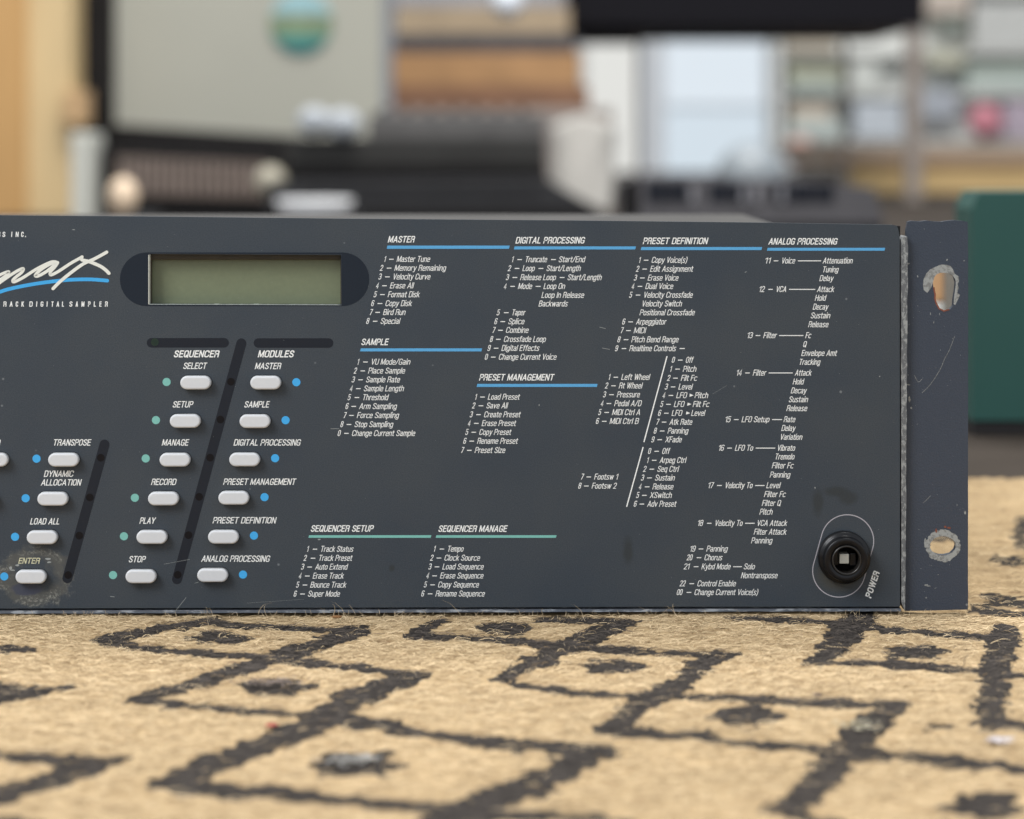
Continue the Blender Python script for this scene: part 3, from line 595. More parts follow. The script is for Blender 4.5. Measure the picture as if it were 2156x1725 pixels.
# thin painted bands of panel colour above and below the glass keep the bezel to its two round ends
obj('lcd_panel', box_bm(P(300, 0).x, P(730, 0).x, .0052, .008, P(0, 650).z, P(0, 526).z), M_LCD, DSP)
M_CUT = mat('cut_edge', (.50, .50, .44), .5, var=.15, scale=900)
obj('cut_edge', prism_bm(pl((312.2, 537), (314.6, 537), (314.6, 641), (312.2, 641)), -8e-5, .004), M_CUT, DSP)
b = bmesh.new()
q = wavy((315, 640.2), (718, 641.2), 50, .25) + [(719, 642.8), (314, 641.6)]
obj('cut_edge', prism_bm(pl(*q), -8e-5, .002), mat('cut_edge_lower', (.34, .38, .36), .5, var=.25, scale=1600), DSP)
M_LCDSHADE = mat('lcd_shade', (.055, .045, .028), .6, var=.2, scale=200)
obj('lcd_shade', box_bm(P(300, 0).x, P(730, 0).x, .0030, .0050, P(0, 548.5).z, P(0, 528).z, .0004), M_LCDSHADE, DSP)  # brown bar paints the inner shadow below the opening's upper edge
for xa, xb in ((306, 315.5), (715.5, 730)): obj('lcd_side_bar', box_bm(P(xa, 0).x, P(xb, 0).x, .003, .005, P(0, 650).z, P(0, 528).z), M_LCDSHADE, DSP)  # narrow side bars in the same brown

# --- smoked windows with LED spots
def window(x0, y0, x1, y1, wd, dots=(), green=None):
    ang = math.atan2(-(y1 - y0), (x1 - x0)); L = math.hypot(x1 - x0, y1 - y0) / 2 - wd / 2
    o = obj('led_window', prism_bm(stadium(P((x0 + x1) / 2, 0).x, P(0, (y0 + y1) / 2).z, L * S, wd / 2 * S, 10, ang), -4e-5, .0004), M_DARKW, UNIT)
    for (dx, dy) in dots:
        n = 24; bb = bmesh.new(); r = 8.2
        bb.faces.new([bb.verts.new(P(dx + r * math.cos(2 * math.pi * i / n), dy + r * math.sin(2 * math.pi * i / n), 6e-5)) for i in range(n)])
        obj('led', bb, M_LEDG if (dx, dy) == green else M_LED, o)
    return o
window(309, 722, 482, 722, 20, ((326, 720.5),), (326, 720.5)); window(534, 722.5, 702, 722.5, 20)
window(511, 713, 370, 1230, 21, ((486.4, 804), (464.2, 883.5), (442.4, 963.8), (419.4, 1046.3), (397, 1127), (374.2, 1210.5)))
window(223, 926, 139, 1228, 21, ((212.3, 964), (189.2, 1047.6), (167, 1128), (143.6, 1211)))

# --- buttons and their printed dots
def make_button():
    Ls = []
    for ins, d in ((1.6, 0.0), (0, .0), (0, .0019), (.5, .00225), (1.5, .0025), (3.0, .0026), (5.0, .00262)):
        r = 14.2 - ins; Ls.append((stadium(0, 0, 18.2 * S, r * S, 10), -d))
    return obj('button', loft_bm(Ls), M_BUT, UNIT)
def make_shadow_gap():
    return obj('button_gap', loft_bm([(stadium(0, 0, 18.2 * S, 15.4 * S, 10), -2e-5), (stadium(0, 0, 18.2 * S, 15.4 * S, 10), -4e-5)]), M_GAP, None)
b0 = make_button(); g0 = make_shadow_gap(); g0.parent = b0
firstb = [True]
def place_button(x, y):
    p = P(x, y)
    if firstb[0]: o = b0; firstb[0] = False
    else:
        o = b0.copy(); COL.objects.link(o); g = g0.copy(); COL.objects.link(g); g.parent = o
    o.location = (p.x, 0, p.z); return o
for x, y in ((413.5, 805), (391.5, 885.5), (370, 967), (345.8, 1048.5), (321.5, 1129.3), (298.5, 1212), (560.5, 805), (538, 886), (516.3, 966.5), (493.5, 1047), (471.8, 1129), (449, 1209.5), (136, 967), (113.3, 1049), (91, 1130), (67.5, 1212.8), (-12.5, 967), (-35, 1049), (-57, 1130), (-80, 1213)): place_button(x, y)
def dot(x, y, m):
    n = 24; bb = bmesh.new(); bb.faces.new([bb.verts.new(P(x + 8.6 * math.cos(2 * math.pi * i / n), y + 8.6 * math.sin(2 * math.pi * i / n), 5e-5)) for i in range(n)])
    obj('printed_dot', bb, m, FP)
for x, y in ((350.8, 804.5), (328.4, 884.8), (306.8, 965.5), (284, 1048.3), (261, 1129.3), (238, 1211)): dot(x, y, M_TEAL)
for x, y in ((624, 805), (601.3, 885), (579.2, 965), (557, 1047), (534.7, 1128), (511.6, 1210), (77, 966), (54, 1049.3), (31.7, 1130.5), (9, 1214)): dot(x, y, M_CYAN)

# --- power switch
SW = obj('power_switch', lathe_bm([(.0086, 0), (.00885, -.0004), (.00885, -.0022), (.0087, -.0027), (.0080, -.0032), (.0074, -.0034), (.00735, -.0060), (.0072, -.0064), (.0069, -.0066), (.0050, -.0062), (.0048, -.0060), (.0048, .0004), (.0001, .0004)], swc.x, swc.z, 72), M_BLACK, UNIT)
obj('bore_ring', lathe_bm([(.0050, -.0060), (.0049, -.0066), (.0045, -.0066), (.0043, -.0061), (.0043, -.0010)], swc.x + .0002, swc.z - .0002, 60), mat('black_ring', (.018, .016, .014), .3), SW)
obj('switch_shaft', box_bm(swc.x - .0020, swc.x + .0011, -.0052, .0004, swc.z - .0015, swc.z + .0017, .0002), mat('grey_shaft', (.36, .35, .30), .6), SW)
obj('collar_lug', box_bm(swc.x - .0038, swc.x - .0021, -.003, .0003, swc.z - .0024, swc.z + .0024, .0003), M_BLACK, SW)
obj('collar_lug', box_bm(swc.x + .0017, swc.x + .0038, -.003, .0003, swc.z - .0026, swc.z + .0016, .0003), M_BLACK, SW)
t_c, b_c, R_ = (1784, 1139.5), (1766.5, 1202), 55.5
ax = math.atan2(-(t_c[1] - b_c[1]), t_c[0] - b_c[0])
mid = P((t_c[0] + b_c[0]) / 2, (t_c[1] + b_c[1]) / 2)
obj('switch_outline', ribbon_bm(stadium(mid.x, mid.z, math.hypot(t_c[0] - b_c[0], t_c[1] - b_c[1]) / 2 * S, R_ * S, 30, ax), 1.9 * S, -5e-5, closed=True), M_RING, FP)

# ------------------------------------------------------------------ the rug
def vnoise(x, y, seed):
    xi = np.floor(x).astype(np.int64); yi = np.floor(y).astype(np.int64); fx = x - xi; fy = y - yi
    fx = fx * fx * (3 - 2 * fx); fy = fy * fy * (3 - 2 * fy)
    def h(a, b):
        n = (a * 374761393 + b * 668265263 + seed * 982451653) & 0x7fffffff
        n = ((n ^ (n >> 13)) * 1274126177) & 0x7fffffff
        return ((n ^ (n >> 16)) & 0xffff) / 65535.0
    return (h(xi, yi) * (1 - fx) + h(xi + 1, yi) * fx) * (1 - fy) + (h(xi, yi + 1) * (1 - fx) + h(xi + 1, yi + 1) * fx) * fy
THICK = [  # slanting bands, (x, y, half width across) on the measuring sheet
 [(197, 1343, 4), (225, 1342, 8), (310, 1319, 6), (417, 1302, 6), (452, 1296, 8)],
 [(765, 1318, 10), (700, 1338, 14), (600, 1366, 16), (560, 1385, 15), (470, 1412, 14), (400, 1433, 11), (330, 1453, 10), (270, 1467, 6)],
 [(905, 1410, 6), (840, 1424, 18), (790, 1445, 20), (720, 1474, 26), (690, 1500, 26), (640, 1524, 22), (560, 1556, 21), (480, 1590, 22), (415, 1616, 22), (350, 1632, 12), (315, 1637, 4)],
 [(1298, 1568, 6), (1250, 1575, 18), (1200, 1602, 26), (1150, 1630, 26), (1090, 1650, 24), (1040, 1676, 30), (960, 1702, 30), (900, 1728, 30)],
 [(932, 1296, 8), (900, 1308, 13), (870, 1324, 10), (850, 1329, 4)],
 [(1338, 1305, 5), (1290, 1312, 14), (1240, 1336, 16), (1190, 1350, 16), (1150, 1374, 15), (1100, 1394, 15), (1070, 1412, 13), (1042, 1424, 6)],
 [(1552, 1367, 3), (1500, 1378, 15), (1455, 1402, 22), (1430, 1440, 20), (1400, 1450, 18), (1350, 1475, 20), (1315, 1502, 20), (1280, 1526, 14), (1255, 1534, 5)],
 [(1912, 1484, 5), (1880, 1496, 22), (1840, 1530, 27), (1790, 1562, 30), (1760, 1595, 30), (1715, 1635, 30), (1670, 1680, 30), (1615, 1690, 8)],
 [(1815, 1284, 30), (1800, 1310, 28), (1770, 1336, 27), (1740, 1364, 26), (1722, 1380, 12), (1698, 1383, 4)],
 [(2115, 1338, 34), (2098, 1390, 32), (2090, 1440, 32), (2085, 1480, 33), (2078, 1512, 28)],
 [(0, 1363, 10), (75, 1364, 3)], [(-40, 1440, 10), (60, 1447, 12), (120, 1445, 4), (158, 1437, 2)], [(-40, 1466, 9), (50, 1458, 8), (100, 1452, 5)],
 [(-40, 1578, 8), (60, 1588, 8), (150, 1596, 15), (220, 1596, 10), (272, 1590, 3)], [(210, 1602, 14), (140, 1626, 16), (60, 1650, 14), (-30, 1680, 18)], [(-30, 1720, 6), (80, 1724, 3)]]
THIN = [
 [(452, 1300, 5), (514, 1310, 4), (627, 1312, 5), (704, 1316, 5), (765, 1320, 8)],
 [(210, 1344, 6), (250, 1352, 5), (330, 1360, 5), (440, 1366, 6), (540, 1373, 5), (580, 1378, 7)],
 [(600, 1382, 6), (700, 1389, 5), (800, 1402, 5), (860, 1408, 6), (905, 1411, 5)],
 [(265, 1467, 4), (370, 1473, 6), (450, 1482, 6), (530, 1490, 5), (610, 1495, 5), (690, 1496, 8)],
 [(700, 1500, 12), (800, 1518, 10), (850, 1528, 10), (930, 1542, 9), (1000, 1552, 10), (1080, 1560, 11), (1140, 1565, 10), (1296, 1569, 8)],
 [(315, 1637, 6), (400, 1646, 14), (520, 1656, 11), (620, 1665, 9), (700, 1672, 10), (800, 1682, 9), (880, 1690, 10), (950, 1700, 12)],
 [(950, 1702, 14), (1060, 1706, 9), (1150, 1706, 8), (1250, 1712, 9), (1330, 1724, 6)],
 [(1140, 1294, 5), (1200, 1298, 5), (1260, 1300, 5), (1338, 1304, 5)],
 [(855, 1328, 4), (960, 1332, 5), (1050, 1340, 5), (1110, 1346, 6), (1180, 1352, 8)],
 [(1200, 1352, 7), (1270, 1358, 6), (1360, 1362, 5), (1440, 1368, 3), (1552, 1368, 3)],
 [(1042, 1426, 5), (1130, 1444, 5), (1210, 1453, 8), (1260, 1455, 7), (1340, 1460, 4), (1400, 1462, 5)],
 [(1400, 1462, 5), (1480, 1466, 6), (1560, 1470, 7), (1620, 1474, 7), (1700, 1480, 9), (1760, 1480, 9), (1830, 1484, 8), (1912, 1484, 8)],
 [(1290, 1533, 5), (1400, 1541, 7), (1500, 1551, 8), (1570, 1556, 7), (1650, 1565, 5), (1740, 1572, 8)],
 [(1790, 1568, 10), (1850, 1577, 10), (1950, 1588, 9), (2060, 1600, 9), (2180, 1613, 8)],
 [(1520, 1296, 4), (1580, 1300, 6), (1660, 1303, 6), (1740, 1308, 5), (1790, 1312, 6)],
 [(1830, 1316, 5), (1880, 1321, 6), (1960, 1328, 5), (2040, 1334, 5), (2140, 1341, 7)],
 [(1698, 1383, 5), (1800, 1386, 6), (1860, 1390, 7), (1960, 1397, 7), (2060, 1409, 6), (2180, 1420, 4)],
 [(2060, 1515, 8), (2120, 1519, 8), (2180, 1527, 7)], [(1960, 1527, 5), (2000, 1528, 4)],
 [(1290, 1296, 5), (1240, 1293, 4), (1130, 1293, 4)], [(1660, 1688, 14), (1720, 1716, 8), (1770, 1718, 6)],
 [(2046, 1265, 4), (2100, 1263, 3), (2156, 1267, 3)], [(2070, 1248, 4), (2156, 1256, 5)], [(2044, 1276, 5), (2156, 1282, 4)]]
DOTS = [(1990, 1128, 40, 9), (462, 1333, 62, 10), (583, 1438, 74, 15), (745, 1600, 95, 22), (1063, 1315, 58, 10), (1287, 1392, 66, 13), (1572, 1508, 82, 18), (1925, 1365, 60, 10), (2072, 1685, 90, 22), (2158, 1118, 26, 30), (2120, 1176, 34, 7)]
def img(X, Y):
    D = Y + D0; return CX + X * F / D, HY + CAMZ * F / D
def dye(X, Y):
    """how much dark yarn lies at a spot of the rug (0..1), world metres"""
    # the weave steps: rows of stitches 3 mm deep whose ends shift
    row = np.floor(Y / .0034 + .35 * (vnoise(X * 45, Y * 0, 5) - .5)); 
    jit = (vnoise(row * 3.7 + 11, np.floor(X / .03) * 1.3, 3) - .5) * .0042
    Yq = (row + .5) * .0034 * .55 + Y * .45
    Xq = X + jit
    px, py = img(Xq, Yq + (vnoise(X * 130, Y * 260, 8) - .5) * .0026)
    wob = (vnoise(X * 500, Y * 300, 9) - .5) * 5 + (vnoise(X * 190, Y * 210, 10) - .5) * 7
    best = np.full(px.shape, 99.0)
    def poly(lines, thin):
        nonlocal best
        for L in lines:
            bx0 = min(p[0] for p in L) - 50; bx1 = max(p[0] for p in L) + 50; by0 = min(p[1] for p in L) - 45; by1 = max(p[1] for p in L) + 45
            m = (px > bx0) & (px < bx1) & (py > by0) & (py < by1)
            if not m.any(): continue
            qx = px[m]; qy = py[m]; bb = np.full(qx.shape, 99.0)
            for (x0, y0, w0), (x1, y1, w1) in zip(L[:-1], L[1:]):
                # thickness across is measured along the upright for near-level lines
                dx, dy = x1 - x0, y1 - y0; l2 = dx * dx + dy * dy
                t = np.clip(((qx - x0) * dx + (qy - y0) * dy) / l2, 0, 1)
                d = np.hypot((qx - x0 - t * dx), (qy - y0 - t * dy)); w = w0 + (w1 - w0) * t
                if thin: w = w * (.75 + .5 * np.abs(np.sin((qx + 9 * L[0][0]) / (26 + .012 * (y0 - 1290) * 8)))) 
                bb = np.minimum(bb, d - w)
            best[m] = np.minimum(best[m], bb)
    poly(THICK, False); poly(THIN, True)
    for (x, y, wx, wy) in DOTS:
        u_ = np.abs(px - x) / wx; v_ = np.abs(py - y) / wy; r = np.minimum(u_ ** 1.5 + v_ ** 1.5, np.maximum(u_ * 1.5, v_ * .95)); best = np.minimum(best, (r - 1) * wy * .8)
    s = np.clip((py - 1250) / 450, 0, 1) * .8 + .6
    return np.clip(.5 - (best - 1.4 + wob * s) / (1.1 * s), 0, 1)
def np_mesh(name, V, Q):
    me = bpy.data.meshes.new(name); nv, nq = len(V), len(Q); k = Q.shape[1]
    me.vertices.add(nv); me.vertices.foreach_set('co', V.astype(np.float32).ravel())
    me.loops.add(nq * k); me.loops.foreach_set('vertex_index', Q.astype(np.int32).ravel())
    me.polygons.add(nq); me.polygons.foreach_set('loop_start', np.arange(0, nq * k, k, dtype=np.int32)); me.polygons.foreach_set('loop_total', np.full(nq, k, np.int32))
    me.update(calc_edges=True); return me
def rug_height(X, Y):
    z = (vnoise(X * 260, Y * 420, 21) - .5) * .0009 + (vnoise(X * 700, Y * 1100, 22) - .5) * .0006 + (vnoise(X * 12, Y * 14, 23) - .5) * .0022
    foot = np.exp(-((Y + .002) / .008) ** 2)
    return z * (1 - .7 * foot) - .0010 - .0012 * foot
ys = np.concatenate([np.arange(-.34, .0, .00085), np.arange(.0, .335, .003)]); xs = np.arange(-.27, .30, .00045)
XX, YY = np.meshgrid(xs, ys); ZZ = rug_height(XX, YY)
edge = np.clip((YY - .320) / .012, 0, 1); ZZ = ZZ - edge * .006
DY = dye(XX, YY)
nx, ny = len(xs), len(ys); idx = np.arange(nx * ny).reshape(ny, nx)
Q = np.stack([idx[:-1, :-1], idx[:-1, 1:], idx[1:, 1:], idx[1:, :-1]], -1).reshape(-1, 4)
V = np.stack([XX, YY, ZZ], -1).reshape(-1, 3)
def rug_material():
    m, t, p = new_mat('woven_jute'); L = t.links.new
    at_ = nd(t, 'ShaderNodeAttribute', attribute_name='dye'); geo = nd(t, 'ShaderNodeNewGeometry')
    mp = nd(t, 'ShaderNodeMapping'); mp.inputs['Scale'].default_value = (.45, 1, 1); L(geo.outputs['Position'], mp.inputs[0])
    n1 = nd(t, 'ShaderNodeTexNoise', i_Scale=1300.0, i_Detail=4.0, i_Roughness=.65); L(mp.outputs[0], n1.inputs['Vector'])
    n2 = nd(t, 'ShaderNodeTexNoise', i_Scale=170.0, i_Detail=5.0, i_Roughness=.6); L(mp.outputs[0], n2.inputs['Vector'])
    cr = nd(t, 'ShaderNodeValToRGB'); e = cr.color_ramp.elements
    e[0].position = .28; e[0].color = (.25, .17, .09, 1); e[1].position = .72; e[1].color = (.77, .595, .36, 1); k = e.new(.5); k.color = (.53, .39, .22, 1)
    ad = nd(t, 'ShaderNodeMix', data_type='FLOAT'); ad.inputs[0].default_value = .5; L(n1.outputs['Fac'], ad.inputs[2]); L(n2.outputs['Fac'], ad.inputs[3]); L(ad.outputs[0], cr.inputs[0])
    cd = nd(t, 'ShaderNodeValToRGB'); e = cd.color_ramp.elements
    e[0].position = .35; e[0].color = (.022, .019, .018, 1); e[1].position = .72; e[1].color = (.085, .072, .060, 1); L(n1.outputs['Fac'], cd.inputs[0])
    n5 = nd(t, 'ShaderNodeTexNoise', i_Scale=32.0, i_Detail=4.0, i_Roughness=.6); L(mp.outputs[0], n5.inputs['Vector'])
    c5 = nd(t, 'ShaderNodeValToRGB'); e5 = c5.color_ramp.elements
    e5[0].position = .3; e5[0].color = (.80, .78, .76, 1); e5[1].position = .65; e5[1].color = (1.03, 1.0, .97, 1); L(n5.outputs['Fac'], c5.inputs[0])
    m5 = nd(t, 'ShaderNodeMix', data_type='RGBA', blend_type='MULTIPLY'); m5.inputs[0].default_value = 1; L(cr.outputs[0], m5.inputs[6]); L(c5.outputs[0], m5.inputs[7])
    # rare dark and rusty bits in the pale yarn
    v = nd(t, 'ShaderNodeTexVoronoi', i_Scale=75.0); L(mp.outputs[0], v.inputs['Vector'])
    mr = nd(t, 'ShaderNodeMapRange'); L(v.outputs['Distance'], mr.inputs[0])
    for i, q in enumerate((.05, .11, .55, 0)): mr.inputs[i + 1].default_value = q
    mb = nd(t, 'ShaderNodeMix', data_type='RGBA'); L(mr.outputs[0], mb.inputs[0]); L(m5.outputs[2], mb.inputs[6]); mb.inputs[7].default_value = (.17, .09, .045, 1)
    mx = nd(t, 'ShaderNodeMix', data_type='RGBA'); L(at_.outputs['Fac'], mx.inputs[0]); L(mb.outputs[2], mx.inputs[6]); L(cd.outputs[0], mx.inputs[7])
    L(mx.outputs[2], p.inputs['Base Color']); p.inputs['Roughness'].default_value = .9; p.inputs['Specular IOR Level'].default_value = .15
    bp = nd(t, 'ShaderNodeBump', i_Strength=1.0, i_Distance=.0011); L(n1.outputs['Fac'], bp.inputs['Height']); L(bp.outputs[0], p.inputs['Normal'])
    return m
M_RUG = rug_material()
me = np_mesh('rug', V, Q); a = me.attributes.new('dye', 'FLOAT', 'POINT'); a.data.foreach_set('value', DY.astype(np.float32).ravel())
RUG = obj('rug', me, M_RUG, None, label='cream jute rug woven with dark grey diamonds, lying under the sampler', category='rug'); smooth(RUG)

def fibre_mat():
    m, t, p = new_mat('loose_fibre'); L = t.links.new
    a = nd(t, 'ShaderNodeAttribute', attribute_name='tint'); L(a.outputs['Color'], p.inputs['Base Color'])
    p.inputs['Roughness'].default_value = .85; p.inputs['Specular IOR Level'].default_value = .2; return m
M_FIB = fibre_mat()
def fibres(name, x, y, z, ang, ln, lift, curl, wd, tint, parent, **k):
    n = len(x); K = 5; s = np.linspace(-.5, .5, K)[None, :]
    a = ang[:, None] + curl[:, None] * s * 1.6
    step = ln[:, None] / (K - 1)
    px = x[:, None] + np.cumsum(np.cos(a) * step, 1); py = y[:, None] + np.cumsum(np.sin(a) * step, 1)
    pz = z[:, None] + lift[:, None] * (1 - 4 * s * s)
    nxv = -np.sin(a) * wd[:, None]; nyv = np.cos(a) * wd[:, None]
    A1 = np.stack([px + nxv, py + nyv, pz + wd[:, None] * .4], -1); A2 = np.stack([px - nxv, py - nyv, pz - wd[:, None] * .4], -1)
    V = np.stack([A1, A2], 2).reshape(n, K * 2, 3); base = np.arange(n)[:, None] * K * 2
    q = np.array([[2 * i, 2 * i + 1, 2 * i + 3, 2 * i + 2] for i in range(K - 1)]).reshape(-1)
    Q = (base + q[None, :]).reshape(-1, 4)
    me = np_mesh(name, V.reshape(-1, 3), Q)
    ca = me.color_attributes.new('tint', 'FLOAT_COLOR', 'POINT')
    C = np.repeat(np.concatenate([tint, np.ones((n, 1))], 1), K * 2, 0); ca.data.foreach_set('color', C.astype(np.float32).ravel())
    o = obj(name, me, M_FIB, parent, **k); smooth(o); return o
N = 60000
u = rng.random(N); fy = -.30 + .30 * u ** .7; fx = (rng.random(N) - .5) * (.40)
an_ = rng.normal(0.1, .55, N); ln_ = rng.uniform(.002, .0065, N); dk = dye(fx, fy)
d2 = dye(fx + np.cos(an_) * ln_, fy + np.sin(an_) * ln_); okf = np.abs(dk - d2) < .3; stray = rng.random(N) < .06; okf |= stray
fx, fy, an_, ln_, dk = (v[okf] for v in (fx, fy, an_, ln_, dk)); N = len(fx)
shade = rng.random(N)[:, None]
pale = np.array([.24, .16, .08]) * (1 - shade) + np.array([.80, .62, .38]) * shade
dark = np.array([.018, .016, .016]) * (1 - shade) + np.array([.11, .092, .078]) * shade
tint = np.where((dk > .5)[:, None], dark, pale)
fl = rng.random(N) < .05; tint[fl & (dk > .5)] = pale[fl & (dk > .5)]
fibres('loose_fibres', fx, fy, rug_height(fx, fy) + .0001, an_, ln_, rng.uniform(.0001, .0007, N), rng.normal(0, 1.0, N), rng.uniform(.00004, .00012, N), tint, RUG, kind='stuff')
# behind the unit, right
N = 5000; fx = rng.uniform(.14, .30, N); fy = rng.uniform(0, .315, N); sh = rng.random(N)[:, None]
fibres('loose_fibres', fx, fy, rug_height(fx, fy), rng.normal(0, .6, N), rng.uniform(.002, .007, N), rng.uniform(.0001, .0008, N), rng.normal(0, 1, N), rng.uniform(.00005, .00012, N), np.array([.24, .16, .08]) * (1 - sh) + np.array([.80, .62, .38]) * sh, RUG, kind='stuff')
# wisps that stand up along the foot of the unit
def wisps(n, x0, x1, y0, y1, h0, h1):
    K = 6; V = []; Q = []; T = []
    for i in range(n):
        x = random.uniform(x0, x1); y = random.uniform(y0, y1); h = random.uniform(h0, h1) * random.random() ** .6; lx = random.uniform(-1.2, 1.2) * h; cv = random.uniform(-1, 1) * h; wdt = random.uniform(.00004, .00008); b = len(V)
        c = random.random(); col = (.5 + .4 * c, .38 + .34 * c, .22 + .26 * c, 1)
        for j in range(K):
            s = j / (K - 1); px = x + lx * s + cv * s * s; pz = -.001 + h * math.sin(s * random.uniform(1.3, 1.6)); w_ = wdt * (1 - .6 * s)
            V += [(px - w_, y, pz), (px + w_, y, pz)]; T += [col, col]
        for j in range(K - 1): Q.append((b + 2 * j, b + 2 * j + 1, b + 2 * j + 3, b + 2 * j + 2))
    me = np_mesh('upright_wisps', np.array(V), np.array(Q)); ca = me.color_attributes.new('tint', 'FLOAT_COLOR', 'POINT'); ca.data.foreach_set('color', np.array(T, np.float32).ravel())
    obj('upright_wisps', me, M_FIB, RUG, kind='stuff')
wisps(420, P(0, 0).x - .004, P(2050, 0).x, -.014, -.0005, .0010, .0022)
wisps(26, P(0, 0).x, P(2050, 0).x, -.012, -.001, .003, .0065)
wisps(500, P(0, 0).x, P(2156, 0).x, -.16, -.01, .0008, .0026)

# bits lying on the rug
def tuft(name, label, x, y, r, n, col, spread):
    D = CAMZ * F / (y - HY); X, Y = (x - CX) * D / F, D - D0
    fx = X + rng.normal(0, r * spread, n); fy = Y + rng.normal(0, r, n)
    t = np.clip(np.array(col)[None, :] * rng.uniform(.7, 1.15, (n, 1)), 0, 1)
    return fibres(name, fx - .001, fy, np.full(n, .0002), rng.uniform(0, 6.28, n), rng.uniform(.001, .004, n), rng.uniform(.0001, .0007, n), rng.normal(0, 2.5, n), rng.uniform(.00005, .00014, n), t, None, label=label, category='lint')
tuft('lint', 'tuft of pale lint caught on the dark diamond centre at lower left', 748, 1601,   .0024, 120, (.46, .45, .42), 1.4)
tuft('lint', 'greyish felted fluff over the diamond centre nearer the unit on the left', 578, 1438, .0024, 150, (.24, .19, .16), 1.9)
tuft('lint', 'small glassy white bit of fluff at the lower right of the rug', 2108, 1560, .0012, 120, (.75, .70, .70), .9)
tuft('lint', 'pale tangle of fibre on the dark band right of centre', 1815, 1530, .0022, 90, (.55, .50, .36), 1.2)
def crumb(x, y, r, col, label):
    D = CAMZ * F / (y - HY); b = bmesh.new(); bmesh.ops.create_icosphere(b, subdivisions=2, radius=1)
    for v in b.verts: v.co = Vector(((x - CX) * D / F + v.co.x * r * 1.6 * random.uniform(.8, 1.15), D - D0 + v.co.y * r * random.uniform(.8, 1.15), v.co.z * r * .5))
    obj('crumb', b, mat('crumb', col, .7), None, label=label, category='crumb')
crumb(572, 1527, .0011, (.35, .05, .04), 'tiny red crumb on the pale weave at left')
crumb(709, 1299, .0011, (.22, .10, .03), 'rust brown crumb close under the sampler edge')
crumb(1720, 1463, .0010, (.06, .03, .03), 'tiny dark crumb above the woven line right of centre')
th = spline([(2024, 1407), (2030, 1400), (2031, 1388), (2038, 1380)], 6)
Dt = CAMZ * F / (1407 - HY); b = bmesh.new(); pr = None
for x, y in th:
    q = at(x, y, Dt); a1 = b.verts.new(q + Vector((-.00012, 0, 0))); a2 = b.verts.new(q + Vector((.00012, 0, 0))); a3 = b.verts.new(q + Vector((0, .0002, 0)))
    if pr:
        for i in range(3): b.faces.new((pr[i], pr[(i + 1) % 3], (a1, a2, a3)[(i + 1) % 3], (a1, a2, a3)[i]))
    pr = (a1, a2, a3)
obj('thread', b, M_GAP, None, label='short black thread curling up from the dark band at right', category='thread')

# ------------------------------------------------------------------ room behind
FL = -.007
obj('floor', box_bm(-14, 14, -3, 15.5, FL - .05, FL), mat('floor_boards', (.048, .038, .030), .8, spec=.15, var=.25, scale=9), None, kind='structure')
obj('wall', box_bm(-14, 14, 14.4, 14.6, FL + .001, 7), mat('wall_paint', (.50, .47, .42), .8, var=.03, scale=2), None, kind='structure')
def bb(name, x0, x1, y0, y1, D, dep, m, parent, bev=.003, to_floor=False):
    """box whose front face covers a sheet rectangle at distance D"""
    a = at(x0, y0, D); c = at(x1, y1, D); z0 = FL if to_floor else c.z
    o = obj(name, box_bm(a.x, c.x, a.y, a.y + dep * (1 if D < 2 else 2), z0, a.z, bev), m); 
    if parent: keep(o, parent)
    return o
def base(x, D): p = at(x, HY, D); return (p.x, p.y, FL)
W_OR = mat('orange_wood', (.52, .30, .11), .5, var=.12, scale=8, stretch=(6, 6, .5)); W_LT = mat('light_wood', (.62, .46, .24), .5, var=.1, scale=8, stretch=(6, 6, .5))
W_PALE = mat('pale_board', (.44, .40, .27), .6, var=.05, scale=6)
K_BLK = mat('black_vinyl', (.010, .009, .009), .6, spec=.15, var=.2, scale=20); K_DK = mat('dark_grey_plastic', (.028, .028, .030), .6, spec=.25, var=.1, scale=20)
# bookcase at the far left
D = 5.2; T = thing('wooden_bookcase', 'tall wooden bookcase side at the far left with an orange-brown edge', 'bookcase', base(60, D))
bb('side_panel', -140, 52, -120, 900, D, .02, W_OR, T, to_floor=True)
bb('back_board', 52, 150, -120, 900, D + .02, .2, W_LT, T, to_floor=True); bb('trim_board', 135, 170, -120, 900, D + .25, .2, W_PALE, T, to_floor=True)
bb('bracket', 135, 178, 190, 262, D - .02, .05, mat('bracket_wood', (.50, .32, .16), .5), T)
o = bb('white_bottle', 148, 190, 280, 500, 4.6, .08, mat('white_plastic', (.55, .55, .49), .5), None, .008, True); o['label'] = 'tall off-white plastic canister between the wooden bookcase and the black-framed board'; o['category'] = 'canister'
